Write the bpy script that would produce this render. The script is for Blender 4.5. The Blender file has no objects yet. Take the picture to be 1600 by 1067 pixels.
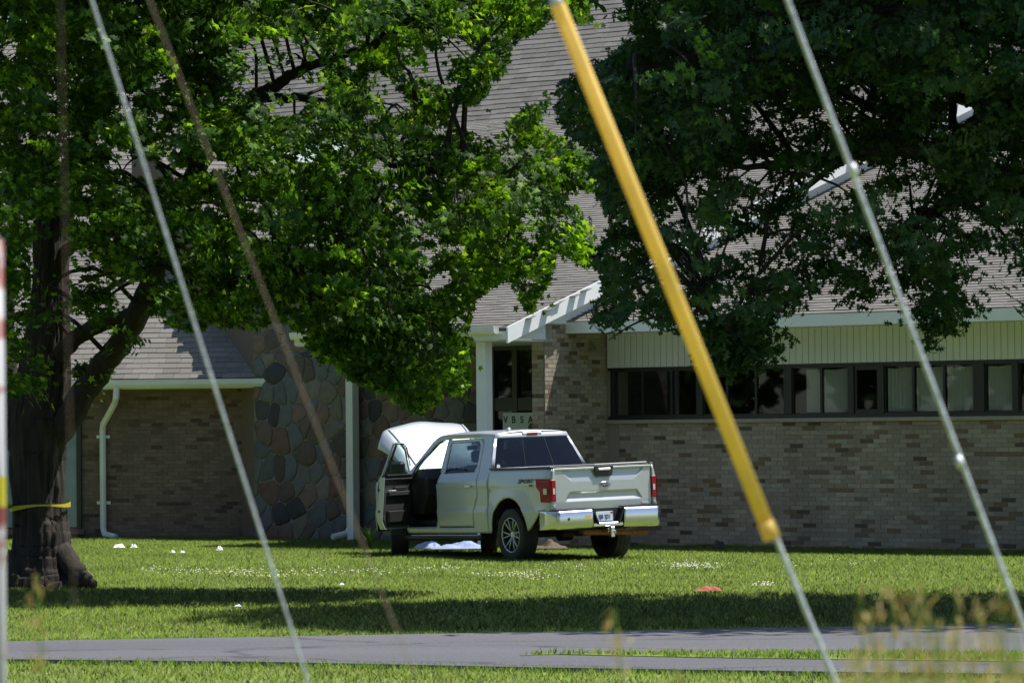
import bpy, math, random
import numpy as np
from mathutils import Matrix, Vector, Euler, noise as mnoise
random.seed(7); rng = np.random.default_rng(7)
SC = bpy.context.scene; COL = SC.collection
R = math.radians
# ------------------------------------------------------------------ camera
FPX = 6000.0; PW, PH = 1600, 1067; EYE = 1.96
PITCH = math.atan((670 - PH / 2) / FPX); ROLL = 0.009
Fv = np.array([0, math.cos(PITCH), math.sin(PITCH)]); Rv = np.array([1., 0, 0]); Uv = np.cross(Rv, Fv)
R2 = math.cos(ROLL) * Rv - math.sin(ROLL) * Uv; U2 = math.sin(ROLL) * Rv + math.cos(ROLL) * Uv
CAMP = np.array([0, 0, EYE])
cd = bpy.data.cameras.new('camera'); cam = bpy.data.objects.new('camera', cd); COL.objects.link(cam)
cam.matrix_world = Matrix(((R2[0], U2[0], -Fv[0], 0), (R2[1], U2[1], -Fv[1], 0), (R2[2], U2[2], -Fv[2], EYE), (0, 0, 0, 1)))
cd.lens = 36 * FPX / PW; cd.sensor_width = 36; cd.clip_start = 0.1; cd.clip_end = 2000
cd.dof.use_dof = True; cd.dof.focus_distance = 60.0; cd.dof.aperture_fstop = 8.4
SC.camera = cam
# ------------------------------------------------------------------ light
SUN_AZ = R(6); SUN_EL = R(64)          # azimuth counter-clockwise from +X
w = bpy.data.worlds.new("World"); SC.world = w; w.use_nodes = True
nt = w.node_tree; nt.nodes.clear()
sky = nt.nodes.new('ShaderNodeTexSky'); sky.sky_type = 'NISHITA'; sky.sun_disc = False
sky.sun_elevation = SUN_EL; sky.sun_rotation = R(90) - SUN_AZ; sky.air_density = 1.0; sky.dust_density = 0.8
bg = nt.nodes.new('ShaderNodeBackground'); bg.inputs[1].default_value = 0.115
out = nt.nodes.new('ShaderNodeOutputWorld'); nt.links.new(sky.outputs[0], bg.inputs[0]); nt.links.new(bg.outputs[0], out.inputs[0])
sl = bpy.data.lights.new('sun', 'SUN'); sl.energy = 4.9; sl.angle = R(0.53); sl.color = (1.0, 0.955, 0.88)
so = bpy.data.objects.new('sun', sl); COL.objects.link(so)
sdir = Vector((math.cos(SUN_EL) * math.cos(SUN_AZ), math.cos(SUN_EL) * math.sin(SUN_AZ), math.sin(SUN_EL)))
so.rotation_euler = sdir.to_track_quat('Z', 'Y').to_euler(); so.location = (20, 40, 40)
SC.view_settings.view_transform = 'Standard'; SC.view_settings.look = 'None'
SC.view_settings.exposure = 0.44; SC.view_settings.gamma = 1.0; SC.view_settings.use_curve_mapping = False

def proj(p):
    d = np.asarray(p, float) - CAMP; z = d @ Fv
    return np.stack([PW / 2 + FPX * (d @ R2) / z, PH / 2 - FPX * (d @ U2) / z], -1)
def ray(px, py): return Fv + R2 * (px - PW / 2) / FPX + U2 * (PH / 2 - py) / FPX
def at(px, py, Y):
    r = ray(px, py); return CAMP + r * (Y / r[1])
def gpt(px, py, z=0.0):
    r = ray(px, py); return CAMP + r * ((z - EYE) / r[2])

# ------------------------------------------------------------------ materials
def srgb(*c):
    return tuple(((x / 255) / 12.92 if x / 255 <= .04045 else ((x / 255 + .055) / 1.055) ** 2.4) for x in c) + (1,)
def material(name, col, rough=.6, metal=0., ramp=None, rnd=None, nscale=None, namt=.25, bump=0., bscale=None,
             stretch=(1, 1, 1), trans=0., coat=0., spec=.5, transcol=None, wpos=0):
    """ramp: list of colours picked by a per-piece random value; nscale: soft mottling of the colour."""
    m = bpy.data.materials.new(name); m.use_nodes = True; n = m.node_tree.nodes; l = m.node_tree.links
    b = n['Principled BSDF']; b.inputs['Roughness'].default_value = rough; b.inputs['Metallic'].default_value = metal
    b.inputs['Coat Weight'].default_value = coat; b.inputs['Specular IOR Level'].default_value = spec
    csock = None
    if ramp:
        oi = n.new('ShaderNodeObjectInfo'); ge = n.new('ShaderNodeNewGeometry'); ad = n.new('ShaderNodeMath'); ad.operation = 'ADD'
        l.new(oi.outputs['Random'], ad.inputs[0]); l.new(ge.outputs['Random Per Island'], ad.inputs[1])
        fr = n.new('ShaderNodeMath'); fr.operation = 'FRACT'; l.new(ad.outputs[0], fr.inputs[0])
        cr = n.new('ShaderNodeValToRGB'); cr.color_ramp.interpolation = 'LINEAR' if rnd == 'lin' else 'CONSTANT'
        el = cr.color_ramp.elements
        while len(el) < len(ramp): el.new(0.5)
        for i, c in enumerate(ramp):
            if isinstance(c, tuple) and len(c) == 2: p, cc = c
            else: p, cc = i / len(ramp), c
            el[i].position = p; el[i].color = cc if len(cc) == 4 else tuple(cc) + (1,)
        l.new(fr.outputs[0], cr.inputs[0]); csock = cr.outputs[0]
    if nscale:
        tc = n.new('ShaderNodeTexCoord'); mp = n.new('ShaderNodeMapping'); mp.inputs['Scale'].default_value = stretch
        l.new(tc.outputs['Object'], mp.inputs[0])
        no = n.new('ShaderNodeTexNoise'); no.inputs['Scale'].default_value = nscale; no.inputs['Detail'].default_value = 6
        no.inputs['Roughness'].default_value = .65; l.new(mp.outputs[0], no.inputs[0])
        mr = n.new('ShaderNodeMapRange'); mr.inputs['From Min'].default_value = .3; mr.inputs['From Max'].default_value = .7
        mr.inputs['To Min'].default_value = 1 - namt; mr.inputs['To Max'].default_value = 1 + namt; l.new(no.outputs[0], mr.inputs[0])
        mx = n.new('ShaderNodeVectorMath'); mx.operation = 'SCALE'; l.new(mr.outputs[0], mx.inputs['Scale'])
        if csock: l.new(csock, mx.inputs[0])
        else: mx.inputs[0].default_value = col[:3]
        csock = mx.outputs[0]
    if wpos:
        g2 = n.new('ShaderNodeNewGeometry'); n2 = n.new('ShaderNodeTexNoise'); n2.inputs['Scale'].default_value = wpos; n2.inputs['Detail'].default_value = 5; m2 = n.new('ShaderNodeMapping'); m2.inputs['Scale'].default_value = (1, 1, .45)
        l.new(g2.outputs['Position'], m2.inputs[0]); l.new(m2.outputs[0], n2.inputs[0]); r2 = n.new('ShaderNodeMapRange'); r2.inputs['From Min'].default_value = .35; r2.inputs['From Max'].default_value = .65; r2.inputs['To Min'].default_value = .86; r2.inputs['To Max'].default_value = 1.12
        l.new(n2.outputs[0], r2.inputs[0]); s2 = n.new('ShaderNodeVectorMath'); s2.operation = 'SCALE'; l.new(r2.outputs[0], s2.inputs['Scale'])
        if csock: l.new(csock, s2.inputs[0])
        else: s2.inputs[0].default_value = col[:3]
        csock = s2.outputs[0]
    if csock: l.new(csock, b.inputs['Base Color'])
    else: b.inputs['Base Color'].default_value = tuple(col[:3]) + (1,)
    if bump:
        tc = n.new('ShaderNodeTexCoord'); mp = n.new('ShaderNodeMapping'); mp.inputs['Scale'].default_value = stretch
        l.new(tc.outputs['Object'], mp.inputs[0])
        no = n.new('ShaderNodeTexNoise'); no.inputs['Scale'].default_value = bscale or 30; no.inputs['Detail'].default_value = 5
        l.new(mp.outputs[0], no.inputs[0]); bu = n.new('ShaderNodeBump'); bu.inputs['Strength'].default_value = bump
        bu.inputs['Distance'].default_value = .02; l.new(no.outputs[0], bu.inputs['Height']); l.new(bu.outputs[0], b.inputs['Normal'])
    if trans:
        tb = n.new('ShaderNodeBsdfTranslucent'); ms = n.new('ShaderNodeMixShader'); ms.inputs[0].default_value = trans
        if csock:
            vm = n.new('ShaderNodeVectorMath'); vm.operation = 'MULTIPLY'; vm.inputs[1].default_value = transcol or (1.6, 1.7, .6)
            l.new(csock, vm.inputs[0]); l.new(vm.outputs[0], tb.inputs[0])
        else: tb.inputs[0].default_value = tuple(col[:3]) + (1,)
        l.new(b.outputs[0], ms.inputs[1]); l.new(tb.outputs[0], ms.inputs[2]); l.new(ms.outputs[0], n['Material Output'].inputs[0])
    return m
def soften_normal(m, k=.75):
    n = m.node_tree.nodes; l = m.node_tree.links; b = n['Principled BSDF']; g = n.new('ShaderNodeNewGeometry')
    a = n.new('ShaderNodeVectorMath'); a.operation = 'SCALE'; a.inputs['Scale'].default_value = 1 - k; l.new(g.outputs['Normal'], a.inputs[0])
    c = n.new('ShaderNodeVectorMath'); c.operation = 'ADD'; c.inputs[1].default_value = (0, 0, k); l.new(a.outputs[0], c.inputs[0])
    d = n.new('ShaderNodeVectorMath'); d.operation = 'NORMALIZE'; l.new(c.outputs[0], d.inputs[0]); l.new(d.outputs[0], b.inputs['Normal'])
    for q in n:
        if q.type == 'BSDF_TRANSLUCENT': l.new(d.outputs[0], q.inputs['Normal'])
def glass_mat(name, col, see=.5, rough=.02, refl=(.9, .95, 1), ior=1.5):
    """thin sheet glass: part mirror (fresnel), part see-through tinted"""
    m = bpy.data.materials.new(name); m.use_nodes = True; n = m.node_tree.nodes; l = m.node_tree.links
    n.remove(n['Principled BSDF']); t = n.new('ShaderNodeBsdfTransparent'); t.inputs[0].default_value = tuple(c * see for c in col[:3]) + (1,)
    g = n.new('ShaderNodeBsdfGlossy'); g.inputs['Roughness'].default_value = rough; g.inputs[0].default_value = tuple(refl) + (1,)
    fr = n.new('ShaderNodeFresnel'); ms = n.new('ShaderNodeMixShader'); ge = n.new('ShaderNodeNewGeometry'); mr = n.new('ShaderNodeMapRange')
    mr.inputs['To Min'].default_value = ior; mr.inputs['To Max'].default_value = 1 / ior; l.new(ge.outputs['Backfacing'], mr.inputs[0]); l.new(mr.outputs[0], fr.inputs[0])
    l.new(fr.outputs[0], ms.inputs[0]); l.new(t.outputs[0], ms.inputs[1]); l.new(g.outputs[0], ms.inputs[2]); l.new(ms.outputs[0], n['Material Output'].inputs[0])
    return m

M = {}
M['brick'] = material('brick', (0, 0, 0), .9, ramp=[(0, srgb(154, 145, 131)), (.2, srgb(147, 137, 124)), (.38, srgb(160, 150, 134)), (.55, srgb(141, 132, 119)),
    (.7, srgb(142, 130, 114)), (.84, srgb(116, 102, 88)), (.91, srgb(122, 100, 76)), (.96, srgb(88, 77, 68))], nscale=9, namt=.1, wpos=.9, bump=.4, bscale=60)
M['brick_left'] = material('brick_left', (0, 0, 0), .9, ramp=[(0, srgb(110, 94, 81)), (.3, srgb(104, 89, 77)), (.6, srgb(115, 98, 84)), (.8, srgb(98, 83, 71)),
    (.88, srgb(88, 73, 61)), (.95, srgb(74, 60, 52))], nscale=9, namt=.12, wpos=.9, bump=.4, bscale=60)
M['mortar'] = material('mortar', srgb(134, 125, 114), .95, wpos=.9)
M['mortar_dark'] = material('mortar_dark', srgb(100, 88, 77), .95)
M['mortar_light'] = material('mortar_light', srgb(120, 113, 103), .95, nscale=3, namt=.15)
M['stone'] = material('stone', (0, 0, 0), .75, ramp=[srgb(80, 82, 84), srgb(94, 78, 72), srgb(80, 69, 62), srgb(92, 92, 90), srgb(62, 63, 66), srgb(108, 88, 80), srgb(100, 94, 82),
    srgb(70, 59, 56), srgb(86, 91, 92), srgb(110, 102, 94), srgb(50, 50, 54), srgb(96, 72, 64)], nscale=5, namt=.28, bump=.5, bscale=12)
M['shingle'] = material('shingle', (0, 0, 0), .95, ramp=[(0, srgb(118, 115, 110)), (.3, srgb(113, 110, 105)), (.6, srgb(122, 119, 114)), (.85, srgb(107, 104, 99))], nscale=40, namt=.18, spec=.2)
M['underlay'] = material('underlay', srgb(78, 72, 68), .95)
M['white'] = material('white_paint', srgb(216, 220, 222), .45, nscale=2, namt=.05)
M['gutter'] = material('gutter_white', srgb(205, 208, 206), .4, nscale=3, namt=.07)
M['cream'] = material('cream_siding', srgb(198, 202, 212), .5, nscale=1.5, namt=.05)
M['black'] = material('black_metal', (.012, .013, .014, 1), .4)
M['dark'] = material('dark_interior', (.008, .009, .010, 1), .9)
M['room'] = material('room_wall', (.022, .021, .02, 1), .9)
M['sillstone'] = material('sill_stone', srgb(150, 143, 132), .85, nscale=8, namt=.12)
M['blind'] = material('blind_fabric', srgb(214, 214, 220), .8)
M['pane'] = glass_mat('window_glass', (.93, .95, .95), .9, ior=1.38)
M['tint'] = glass_mat('tinted_glass', (.55, .7, .85), .08, refl=(.75, .85, 1))
M['clear'] = glass_mat('windscreen_glass', (.8, 1, .95), .8)
M['bark'] = material('bark', srgb(46, 41, 36), .95, nscale=9, namt=.5, stretch=(1, 1, .22), bump=1.0, bscale=16)
M['bark_dark'] = material('oak_bark', srgb(42, 38, 34), .95, nscale=9, namt=.4, bump=.8, bscale=16)
leafr = [(0, srgb(46, 74, 28)), (.25, srgb(40, 68, 26)), (.5, srgb(56, 86, 30)), (.75, srgb(80, 114, 38)), (.94, srgb(110, 144, 46)), (1, srgb(124, 146, 52))]
M['maple_leaf'] = material('maple_leaf', (0, 0, 0), .5, ramp=leafr, rnd='lin', trans=.48, spec=.28, transcol=(2.5, 2.4, .6), nscale=.9, namt=.45)
oakr = [(0, srgb(40, 68, 34)), (.3, srgb(46, 74, 36)), (.6, srgb(38, 64, 32)), (.85, srgb(54, 82, 38)), (1, srgb(62, 92, 40))]
M['oak_leaf'] = material('oak_leaf', (0, 0, 0), .5, ramp=oakr, rnd='lin', trans=.25, spec=.28, transcol=(1.3, 1.6, .5))
M['grass'] = material('grass_blade', (0, 0, 0), .6, ramp=[(0, srgb(98, 124, 40)), (.3, srgb(112, 136, 46)), (.6, srgb(94, 120, 38)), (.85, srgb(126, 146, 56)), (1, srgb(146, 150, 78))],
    rnd='lin', trans=.12, spec=.2, nscale=.45, namt=.25, transcol=(1.4, 1.5, .5))
soften_normal(M['grass'], .86)
M['soil'] = material('lawn_base', srgb(108, 122, 50), .95, nscale=1.2, namt=.35)
M['paint'] = material('silver_paint', (.43, .46, .50, 1), .38, metal=.28, coat=.35, nscale=2.2, namt=.03)
M['chrome'] = material('chrome', (.60, .62, .68, 1), .24, metal=1)
M['steel'] = material('wheel_silver', (.52, .52, .50, 1), .35, metal=.7)
M['rubber'] = material('tyre_rubber', (.022, .023, .025, 1), .8, nscale=20, namt=.2)
M['plastic'] = material('black_plastic', (.018, .018, .019, 1), .5)
M['trim'] = material('door_trim', (.028, .029, .032, 1), .55)
M['fabric'] = material('seat_cloth', (.045, .046, .05, 1), .85)
M['rust'] = material('rusty_steel', srgb(120, 76, 48), .8, nscale=14, namt=.35)
M['red'] = material('red_lens', (.26, .006, .014, 1), .4, spec=.3)
M['redline'] = material('pale_red_lens', (.40, .12, .12, 1), .25)
M['lens'] = material('clear_lens', (.55, .56, .56, 1), .15)
M['blue'] = material('emblem_blue', (.012, .03, .09, 1), .25, coat=.6)
M['plate'] = material('plate_white', srgb(205, 215, 228), .4)
M['plateblue'] = material('plate_blue', srgb(30, 60, 130), .4)
M['decal'] = material('decal_grey', (.03, .035, .045, 1), .5)
M['yellow'] = material('yellow_plastic', srgb(255, 224, 124), .55, nscale=9, namt=.10, trans=.5, transcol=(1.0, 1.0, .85))
M['tape'] = material('tape_yellow', srgb(190, 176, 34), .5)
M['wire'] = material('galvanised_wire', (.55, .57, .60, 1), .5, metal=.5, nscale=60, namt=.4)
M['brownwire'] = material('rusty_wire', (.28, .20, .15, 1), .7, nscale=60, namt=.4)
M['paper'] = material('white_paper', srgb(232, 234, 236), .7)
M['tarp'] = material('blue_white_sheet', srgb(140, 156, 192), .7)
M['clover'] = material('clover_flower', srgb(222, 220, 196), .8)
M['leafpile'] = material('dead_leaves', (0, 0, 0), .8, ramp=[srgb(176, 108, 74), srgb(150, 86, 60), srgb(196, 132, 96)])
M['rubble'] = material('rubble', srgb(96, 84, 70), .9, nscale=12, namt=.5)
M['seed'] = material('seed_head', (0, 0, 0), .8, ramp=[srgb(200, 176, 112), srgb(184, 158, 96), srgb(212, 188, 138)], trans=.3, transcol=(1.2, 1.1, .8))
M['weed'] = material('weed_green', (0, 0, 0), .6, ramp=[srgb(112, 140, 50), srgb(130, 154, 62), srgb(98, 128, 48)], trans=.35, transcol=(1.4, 1.6, .5))
M['curtain'] = material('pale_blue_curtain', srgb(140, 176, 192), .8)
M['green'] = material('letter_green', srgb(24, 78, 54), .6)
M['banner'] = material('banner_white', srgb(190, 200, 204), .7)
M['brown'] = material('brown_print', srgb(88, 42, 32), .7)
def asphalt():
    m = material('asphalt', srgb(92, 92, 97), .85, nscale=.5, namt=.16, stretch=(.12, 1, 1), bump=.5, bscale=120)
    n = m.node_tree.nodes; l = m.node_tree.links; b = n['Principled BSDF']; src = b.inputs['Base Color'].links[0].from_socket
    tc = n.new('ShaderNodeTexCoord'); mp = n.new('ShaderNodeMapping'); mp.inputs['Scale'].default_value = (.35, .8, 1); l.new(tc.outputs['Object'], mp.inputs[0])
    ns = n.new('ShaderNodeTexNoise'); ns.inputs['Scale'].default_value = 2.5; l.new(mp.outputs[0], ns.inputs[0])
    av = n.new('ShaderNodeVectorMath'); av.operation = 'MULTIPLY_ADD'; av.inputs[1].default_value = (.5, .5, .5); l.new(ns.outputs['Color'], av.inputs[0]); l.new(mp.outputs[0], av.inputs[2])
    vo = n.new('ShaderNodeTexVoronoi'); vo.feature = 'DISTANCE_TO_EDGE'; vo.inputs['Scale'].default_value = .55; l.new(av.outputs[0], vo.inputs['Vector'])
    mr = n.new('ShaderNodeMapRange'); mr.inputs['From Max'].default_value = .022; mr.inputs['To Min'].default_value = .45; l.new(vo.outputs['Distance'], mr.inputs[0])
    gr = n.new('ShaderNodeTexNoise'); gr.inputs['Scale'].default_value = 55; gr.inputs['Detail'].default_value = 3; l.new(tc.outputs['Object'], gr.inputs[0])
    mg = n.new('ShaderNodeMapRange'); mg.inputs['From Min'].default_value = .35; mg.inputs['From Max'].default_value = .65; mg.inputs['To Min'].default_value = .8; mg.inputs['To Max'].default_value = 1.2; l.new(gr.outputs[0], mg.inputs[0])
    mu = n.new('ShaderNodeMath'); mu.operation = 'MULTIPLY'; l.new(mr.outputs[0], mu.inputs[0]); l.new(mg.outputs[0], mu.inputs[1])
    sc = n.new('ShaderNodeVectorMath'); sc.operation = 'SCALE'; l.new(src, sc.inputs[0]); l.new(mu.outputs[0], sc.inputs['Scale']); l.new(sc.outputs[0], b.inputs['Base Color'])
    return m
M['asphalt'] = asphalt()
def post_mat():
    m = bpy.data.materials.new('weathered_post'); m.use_nodes = True; n = m.node_tree.nodes; l = m.node_tree.links
    tc = n.new('ShaderNodeTexCoord'); mp = n.new('ShaderNodeMapping'); mp.inputs['Scale'].default_value = (2, 2, 9)
    no = n.new('ShaderNodeTexNoise'); no.inputs['Scale'].default_value = 1.1; no.inputs['Detail'].default_value = 4
    cr = n.new('ShaderNodeValToRGB'); cr.color_ramp.elements[0].position = .46; cr.color_ramp.elements[0].color = srgb(110, 40, 28)
    cr.color_ramp.elements[1].position = .54; cr.color_ramp.elements[1].color = srgb(160, 160, 164)
    l.new(tc.outputs['Object'], mp.inputs[0]); l.new(mp.outputs[0], no.inputs[0]); l.new(no.outputs[0], cr.inputs[0])
    l.new(cr.outputs[0], n['Principled BSDF'].inputs['Base Color']); return m
M['post'] = post_mat()

# ------------------------------------------------------------------ helpers
class MB:
    def __init__(s): s.v = []; s.f = []; s.mi = []; s.cur = 0
    def add(s, vs, fs):
        o = len(s.v); s.v += [tuple(map(float, v)) for v in vs]; s.f += [tuple(i + o for i in f) for f in fs]; s.mi += [s.cur] * len(fs)
    def box(s, a, b, bev=0.0):
        x0, x1 = sorted((a[0], b[0])); y0, y1 = sorted((a[1], b[1])); z0, z1 = sorted((a[2], b[2]))
        if not bev:
            s.add([(x0, y0, z0), (x1, y0, z0), (x1, y1, z0), (x0, y1, z0), (x0, y0, z1), (x1, y0, z1), (x1, y1, z1), (x0, y1, z1)],
                  [(3, 2, 1, 0), (4, 5, 6, 7), (0, 1, 5, 4), (1, 2, 6, 5), (2, 3, 7, 6), (3, 0, 4, 7)]); return
        k = bev; xs = (x0, x1); ys = (y0, y1); zs = (z0, z1); V = []; idx = {}
        for i in (0, 1):
            for j in (0, 1):
                for q in (0, 1):
                    sx = 1 if i == 0 else -1; sy = 1 if j == 0 else -1; sz = 1 if q == 0 else -1
                    for ax in range(3):
                        p = [xs[i] + sx * k, ys[j] + sy * k, zs[q] + sz * k]; p[ax] = (xs[i], ys[j], zs[q])[ax]
                        idx[(i, j, q, ax)] = len(V); V.append(p)
        Fc = []
        for ax in range(3):
            o = [a2 for a2 in range(3) if a2 != ax]
            for sgn in (0, 1):
                def key(p, q):
                    c = [0, 0, 0]; c[ax] = sgn; c[o[0]] = p; c[o[1]] = q; return idx[(c[0], c[1], c[2], ax)]
                Fc.append([key(0, 0), key(1, 0), key(1, 1), key(0, 1)])
        for ax in range(3):   # edges along ax
            o = [a2 for a2 in range(3) if a2 != ax]
            for p in (0, 1):
                for q in (0, 1):
                    def key(t, fa):
                        c = [0, 0, 0]; c[ax] = t; c[o[0]] = p; c[o[1]] = q; return idx[(c[0], c[1], c[2], fa)]
                    Fc.append([key(0, o[0]), key(1, o[0]), key(1, o[1]), key(0, o[1])])
        for i in (0, 1):
            for j in (0, 1):
                for q in (0, 1): Fc.append([idx[(i, j, q, 0)], idx[(i, j, q, 1)], idx[(i, j, q, 2)]])
        s.add(V, Fc); s._fix(len(Fc), ((x0 + x1) / 2, (y0 + y1) / 2, (z0 + z1) / 2))
    def _fix(s, n, c):
        c = np.array(c)
        for k in range(len(s.f) - n, len(s.f)):
            P = [np.array(s.v[i]) for i in s.f[k]]; nn = np.cross(P[1] - P[0], P[2] - P[0])
            if nn @ (sum(P) / len(P) - c) < 0: s.f[k] = tuple(reversed(s.f[k]))
    def prism(s, pts, off):   # planar polygon (3D points) extruded by off
        n = len(pts); off = np.array(off); a = [np.array(p, float) for p in pts]; b = [p + off for p in a]
        s.add(a + b, [tuple(range(n)), tuple(range(2 * n - 1, n - 1, -1))] + [(i, i + n, (i + 1) % n + n, (i + 1) % n)[::-1] if False else ((i + 1) % n, i, i + n, (i + 1) % n + n) for i in range(n)])
    def tube(s, pts, rad, n=8, caps=True, wob=0., ridge=0.):
        P = [np.array(p, float) for p in pts]; V = []; m = len(P); up = None
        if not hasattr(rad, '__len__'): rad = [rad] * m
        for i in range(m):
            t = P[min(i + 1, m - 1)] - P[max(i - 1, 0)]; t = t / (np.linalg.norm(t) + 1e-9)
            if up is None: up = np.array([0, 0, 1.]) if abs(t[2]) < .9 else np.array([1., 0, 0])
            a = np.cross(t, up); a /= np.linalg.norm(a) + 1e-9; b = np.cross(a, t); up = b
            for k in range(n):
                th = 2 * math.pi * k / n; r = rad[i] * (1 + (wob * mnoise.noise(Vector((*(P[i] * .9), ))+ Vector((math.cos(th) * 1.5, math.sin(th) * 1.5, 0))) if wob else 0))
                if ridge: r += ridge * (abs(mnoise.noise(Vector((math.cos(th) * 5.5, math.sin(th) * 5.5, P[i][2] * .8 + 3)))) - .25 + .35 * mnoise.noise(Vector((math.cos(th) * 13, math.sin(th) * 13, P[i][2] * 2.2))))
                V.append(P[i] + a * math.cos(th) * r + b * math.sin(th) * r)
        Fc = [(i * n + k, i * n + (k + 1) % n, (i + 1) * n + (k + 1) % n, (i + 1) * n + k) for i in range(m - 1) for k in range(n)]
        if caps: Fc += [tuple(range(n - 1, -1, -1)), tuple((m - 1) * n + k for k in range(n))]
        s.add(V, Fc)
    def lathe(s, prof, axis_o=(0, 0, 0), n=32, ax='y', closed=True):   # prof: (axial, radius)
        V = []; m = len(prof)
        for k in range(n):
            th = 2 * math.pi * k / n; c, q = math.cos(th), math.sin(th)
            for (a, r) in prof:
                V.append((r * c, a, r * q) if ax == 'y' else ((r * c, r * q, a) if ax == 'z' else (a, r * c, r * q)))
        V = [(v[0] + axis_o[0], v[1] + axis_o[1], v[2] + axis_o[2]) for v in V]
        mm = m if closed else m - 1
        s.add(V, [(k * m + i, k * m + (i + 1) % m, ((k + 1) % n) * m + (i + 1) % m, ((k + 1) % n) * m + i) for k in range(n) for i in range(mm)])
    def surf(s, fn, us, vs):
        nu, nv = len(us), len(vs)
        s.add([fn(u, v) for u in us for v in vs], [(i * nv + j, (i + 1) * nv + j, (i + 1) * nv + j + 1, i * nv + j + 1) for i in range(nu - 1) for j in range(nv - 1)])
    def mesh(s, name, mats, smooth=False):
        me = bpy.data.meshes.new(name); me.from_pydata(s.v, [], s.f)
        for m in (mats if isinstance(mats, (list, tuple)) else [mats]): me.materials.append(m)
        if len(me.materials) > 1: me.polygons.foreach_set('material_index', s.mi)
        if smooth: me.polygons.foreach_set('use_smooth', [True] * len(me.polygons))
        me.update(); return me
    def obj(s, name, mats, parent=None, smooth=False, **k): return link(name, s.mesh(name, mats, smooth), parent, **k)
BASE = {}
def link(name, me, parent=None, world=True, **props):
    o = bpy.data.objects.new(name, me); COL.objects.link(o)
    if parent is not None:
        o.parent = parent
        if world and parent.name in BASE: o.matrix_parent_inverse = BASE[parent.name].inverted()
    for k, v in props.items(): o[k] = v
    return o
def empty(name, loc=(0, 0, 0), rot=(0, 0, 0), **props):
    o = bpy.data.objects.new(name, None); COL.objects.link(o); o.location = loc; o.rotation_euler = rot; o.empty_display_size = .2
    BASE[o.name] = Matrix.Translation(Vector(loc)) @ Euler(rot, 'XYZ').to_matrix().to_4x4()
    for k, v in props.items(): o[k] = v
    return o
def bevel(o, w=.01, seg=2):
    m = o.modifiers.new('bevel', 'BEVEL'); m.width = w; m.segments = seg; m.limit_method = 'ANGLE'; return o
def npmesh(name, V, F, mat, smooth=False):   # F (n,3)
    me = bpy.data.meshes.new(name); me.vertices.add(len(V)); me.vertices.foreach_set('co', np.asarray(V, np.float32).ravel())
    k = F.shape[1]; me.loops.add(F.size); me.loops.foreach_set('vertex_index', F.astype(np.int32).ravel())
    me.polygons.add(len(F)); me.polygons.foreach_set('loop_start', np.arange(0, F.size, k, dtype=np.int32))
    me.materials.append(mat); me.update(calc_edges=True); return me
def text(name, body, size, mat, parent, M4, ext=.002, font=None, shear=0., bold=0.):
    cu = bpy.data.curves.new(name, 'FONT'); cu.body = body; cu.size = size; cu.extrude = ext; cu.align_x = 'CENTER'; cu.align_y = 'CENTER'; cu.shear = shear; cu.offset = bold
    cu.materials.append(mat); cu.resolution_u = 3
    t = bpy.data.objects.new(name, cu); COL.objects.link(t); bpy.context.view_layer.update()
    me = bpy.data.meshes.new_from_object(t.evaluated_get(bpy.context.evaluated_depsgraph_get())); bpy.data.objects.remove(t); me.materials.clear(); me.materials.append(mat)
    o = bpy.data.objects.new(name, me); COL.objects.link(o); o.parent = parent; o.matrix_local = M4; return o
def smooth_path(pts, n=6, jit=0.0):
    P = [np.array(p, float) for p in pts]; P = [2 * P[0] - P[1]] + P + [2 * P[-1] - P[-2]]; out = []
    for i in range(1, len(P) - 2):
        for k in range(n):
            t = k / n; a, b, c, d = P[i - 1], P[i], P[i + 1], P[i + 2]
            out.append(.5 * ((2 * b) + (-a + c) * t + (2 * a - 5 * b + 4 * c - d) * t * t + (-a + 3 * b - 3 * c + d) * t ** 3) + (rng.normal(0, jit, len(a)) if jit else 0))
    out.append(P[-2]); return out
def inside(px, py, poly):
    px = np.asarray(px, float); py = np.asarray(py, float); r = np.zeros(px.shape, bool); n = len(poly)
    for i in range(n):
        x0, y0 = poly[i]; x1, y1 = poly[(i + 1) % n]
        c = (y0 > py) != (y1 > py)
        r ^= c & (px < (x1 - x0) * (py - y0) / ((y1 - y0) if y1 != y0 else 1e-9) + x0)
    return r
def sdist(x, y, poly):
    d = np.full(np.shape(x), 1e9); n = len(poly)
    for i in range(n):
        ax, ay = poly[i]; bx, by = poly[(i + 1) % n]; L = (bx - ax) ** 2 + (by - ay) ** 2 + 1e-12
        t = np.clip(((x - ax) * (bx - ax) + (y - ay) * (by - ay)) / L, 0, 1)
        d = np.minimum(d, np.hypot(x - ax - t * (bx - ax), y - ay - t * (by - ay)))
    return d

# ------------------------------------------------------------------ ground
GZ = -0.07
def sstep(t): t = np.clip(t, 0, 1); return t * t * (3 - 2 * t)
def gz(x, y):
    x = np.asarray(x, float); y = np.asarray(y, float)
    return GZ + .92 * sstep((24 - y) / 19) + .012 * np.sin(x * .8 + 1) * np.sin(y * .55) * sstep((y - 44) / 6) * sstep((70 - y) / 8)
def ground():
    ys = np.concatenate([[-400, -100, -30, -10], np.arange(0, 90, 1.0), [100, 130, 200, 400, 900]])
    xs = np.concatenate([[-600, -150, -60, -30], np.arange(-20, 21, 1.0), [30, 60, 150, 600]])
    X, Y = np.meshgrid(xs, ys); V = np.stack([X, Y, gz(X, Y)], -1).reshape(-1, 3); a = len(xs)
    i, j = np.meshgrid(np.arange(len(ys) - 1), np.arange(a - 1), indexing='ij'); b = (i * a + j).ravel()
    me = npmesh('lawn', V, np.stack([b, b + 1, b + a + 1, b + a], -1), M['soil']); o = link('lawn', me); o['kind'] = 'structure'
ground()
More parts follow.
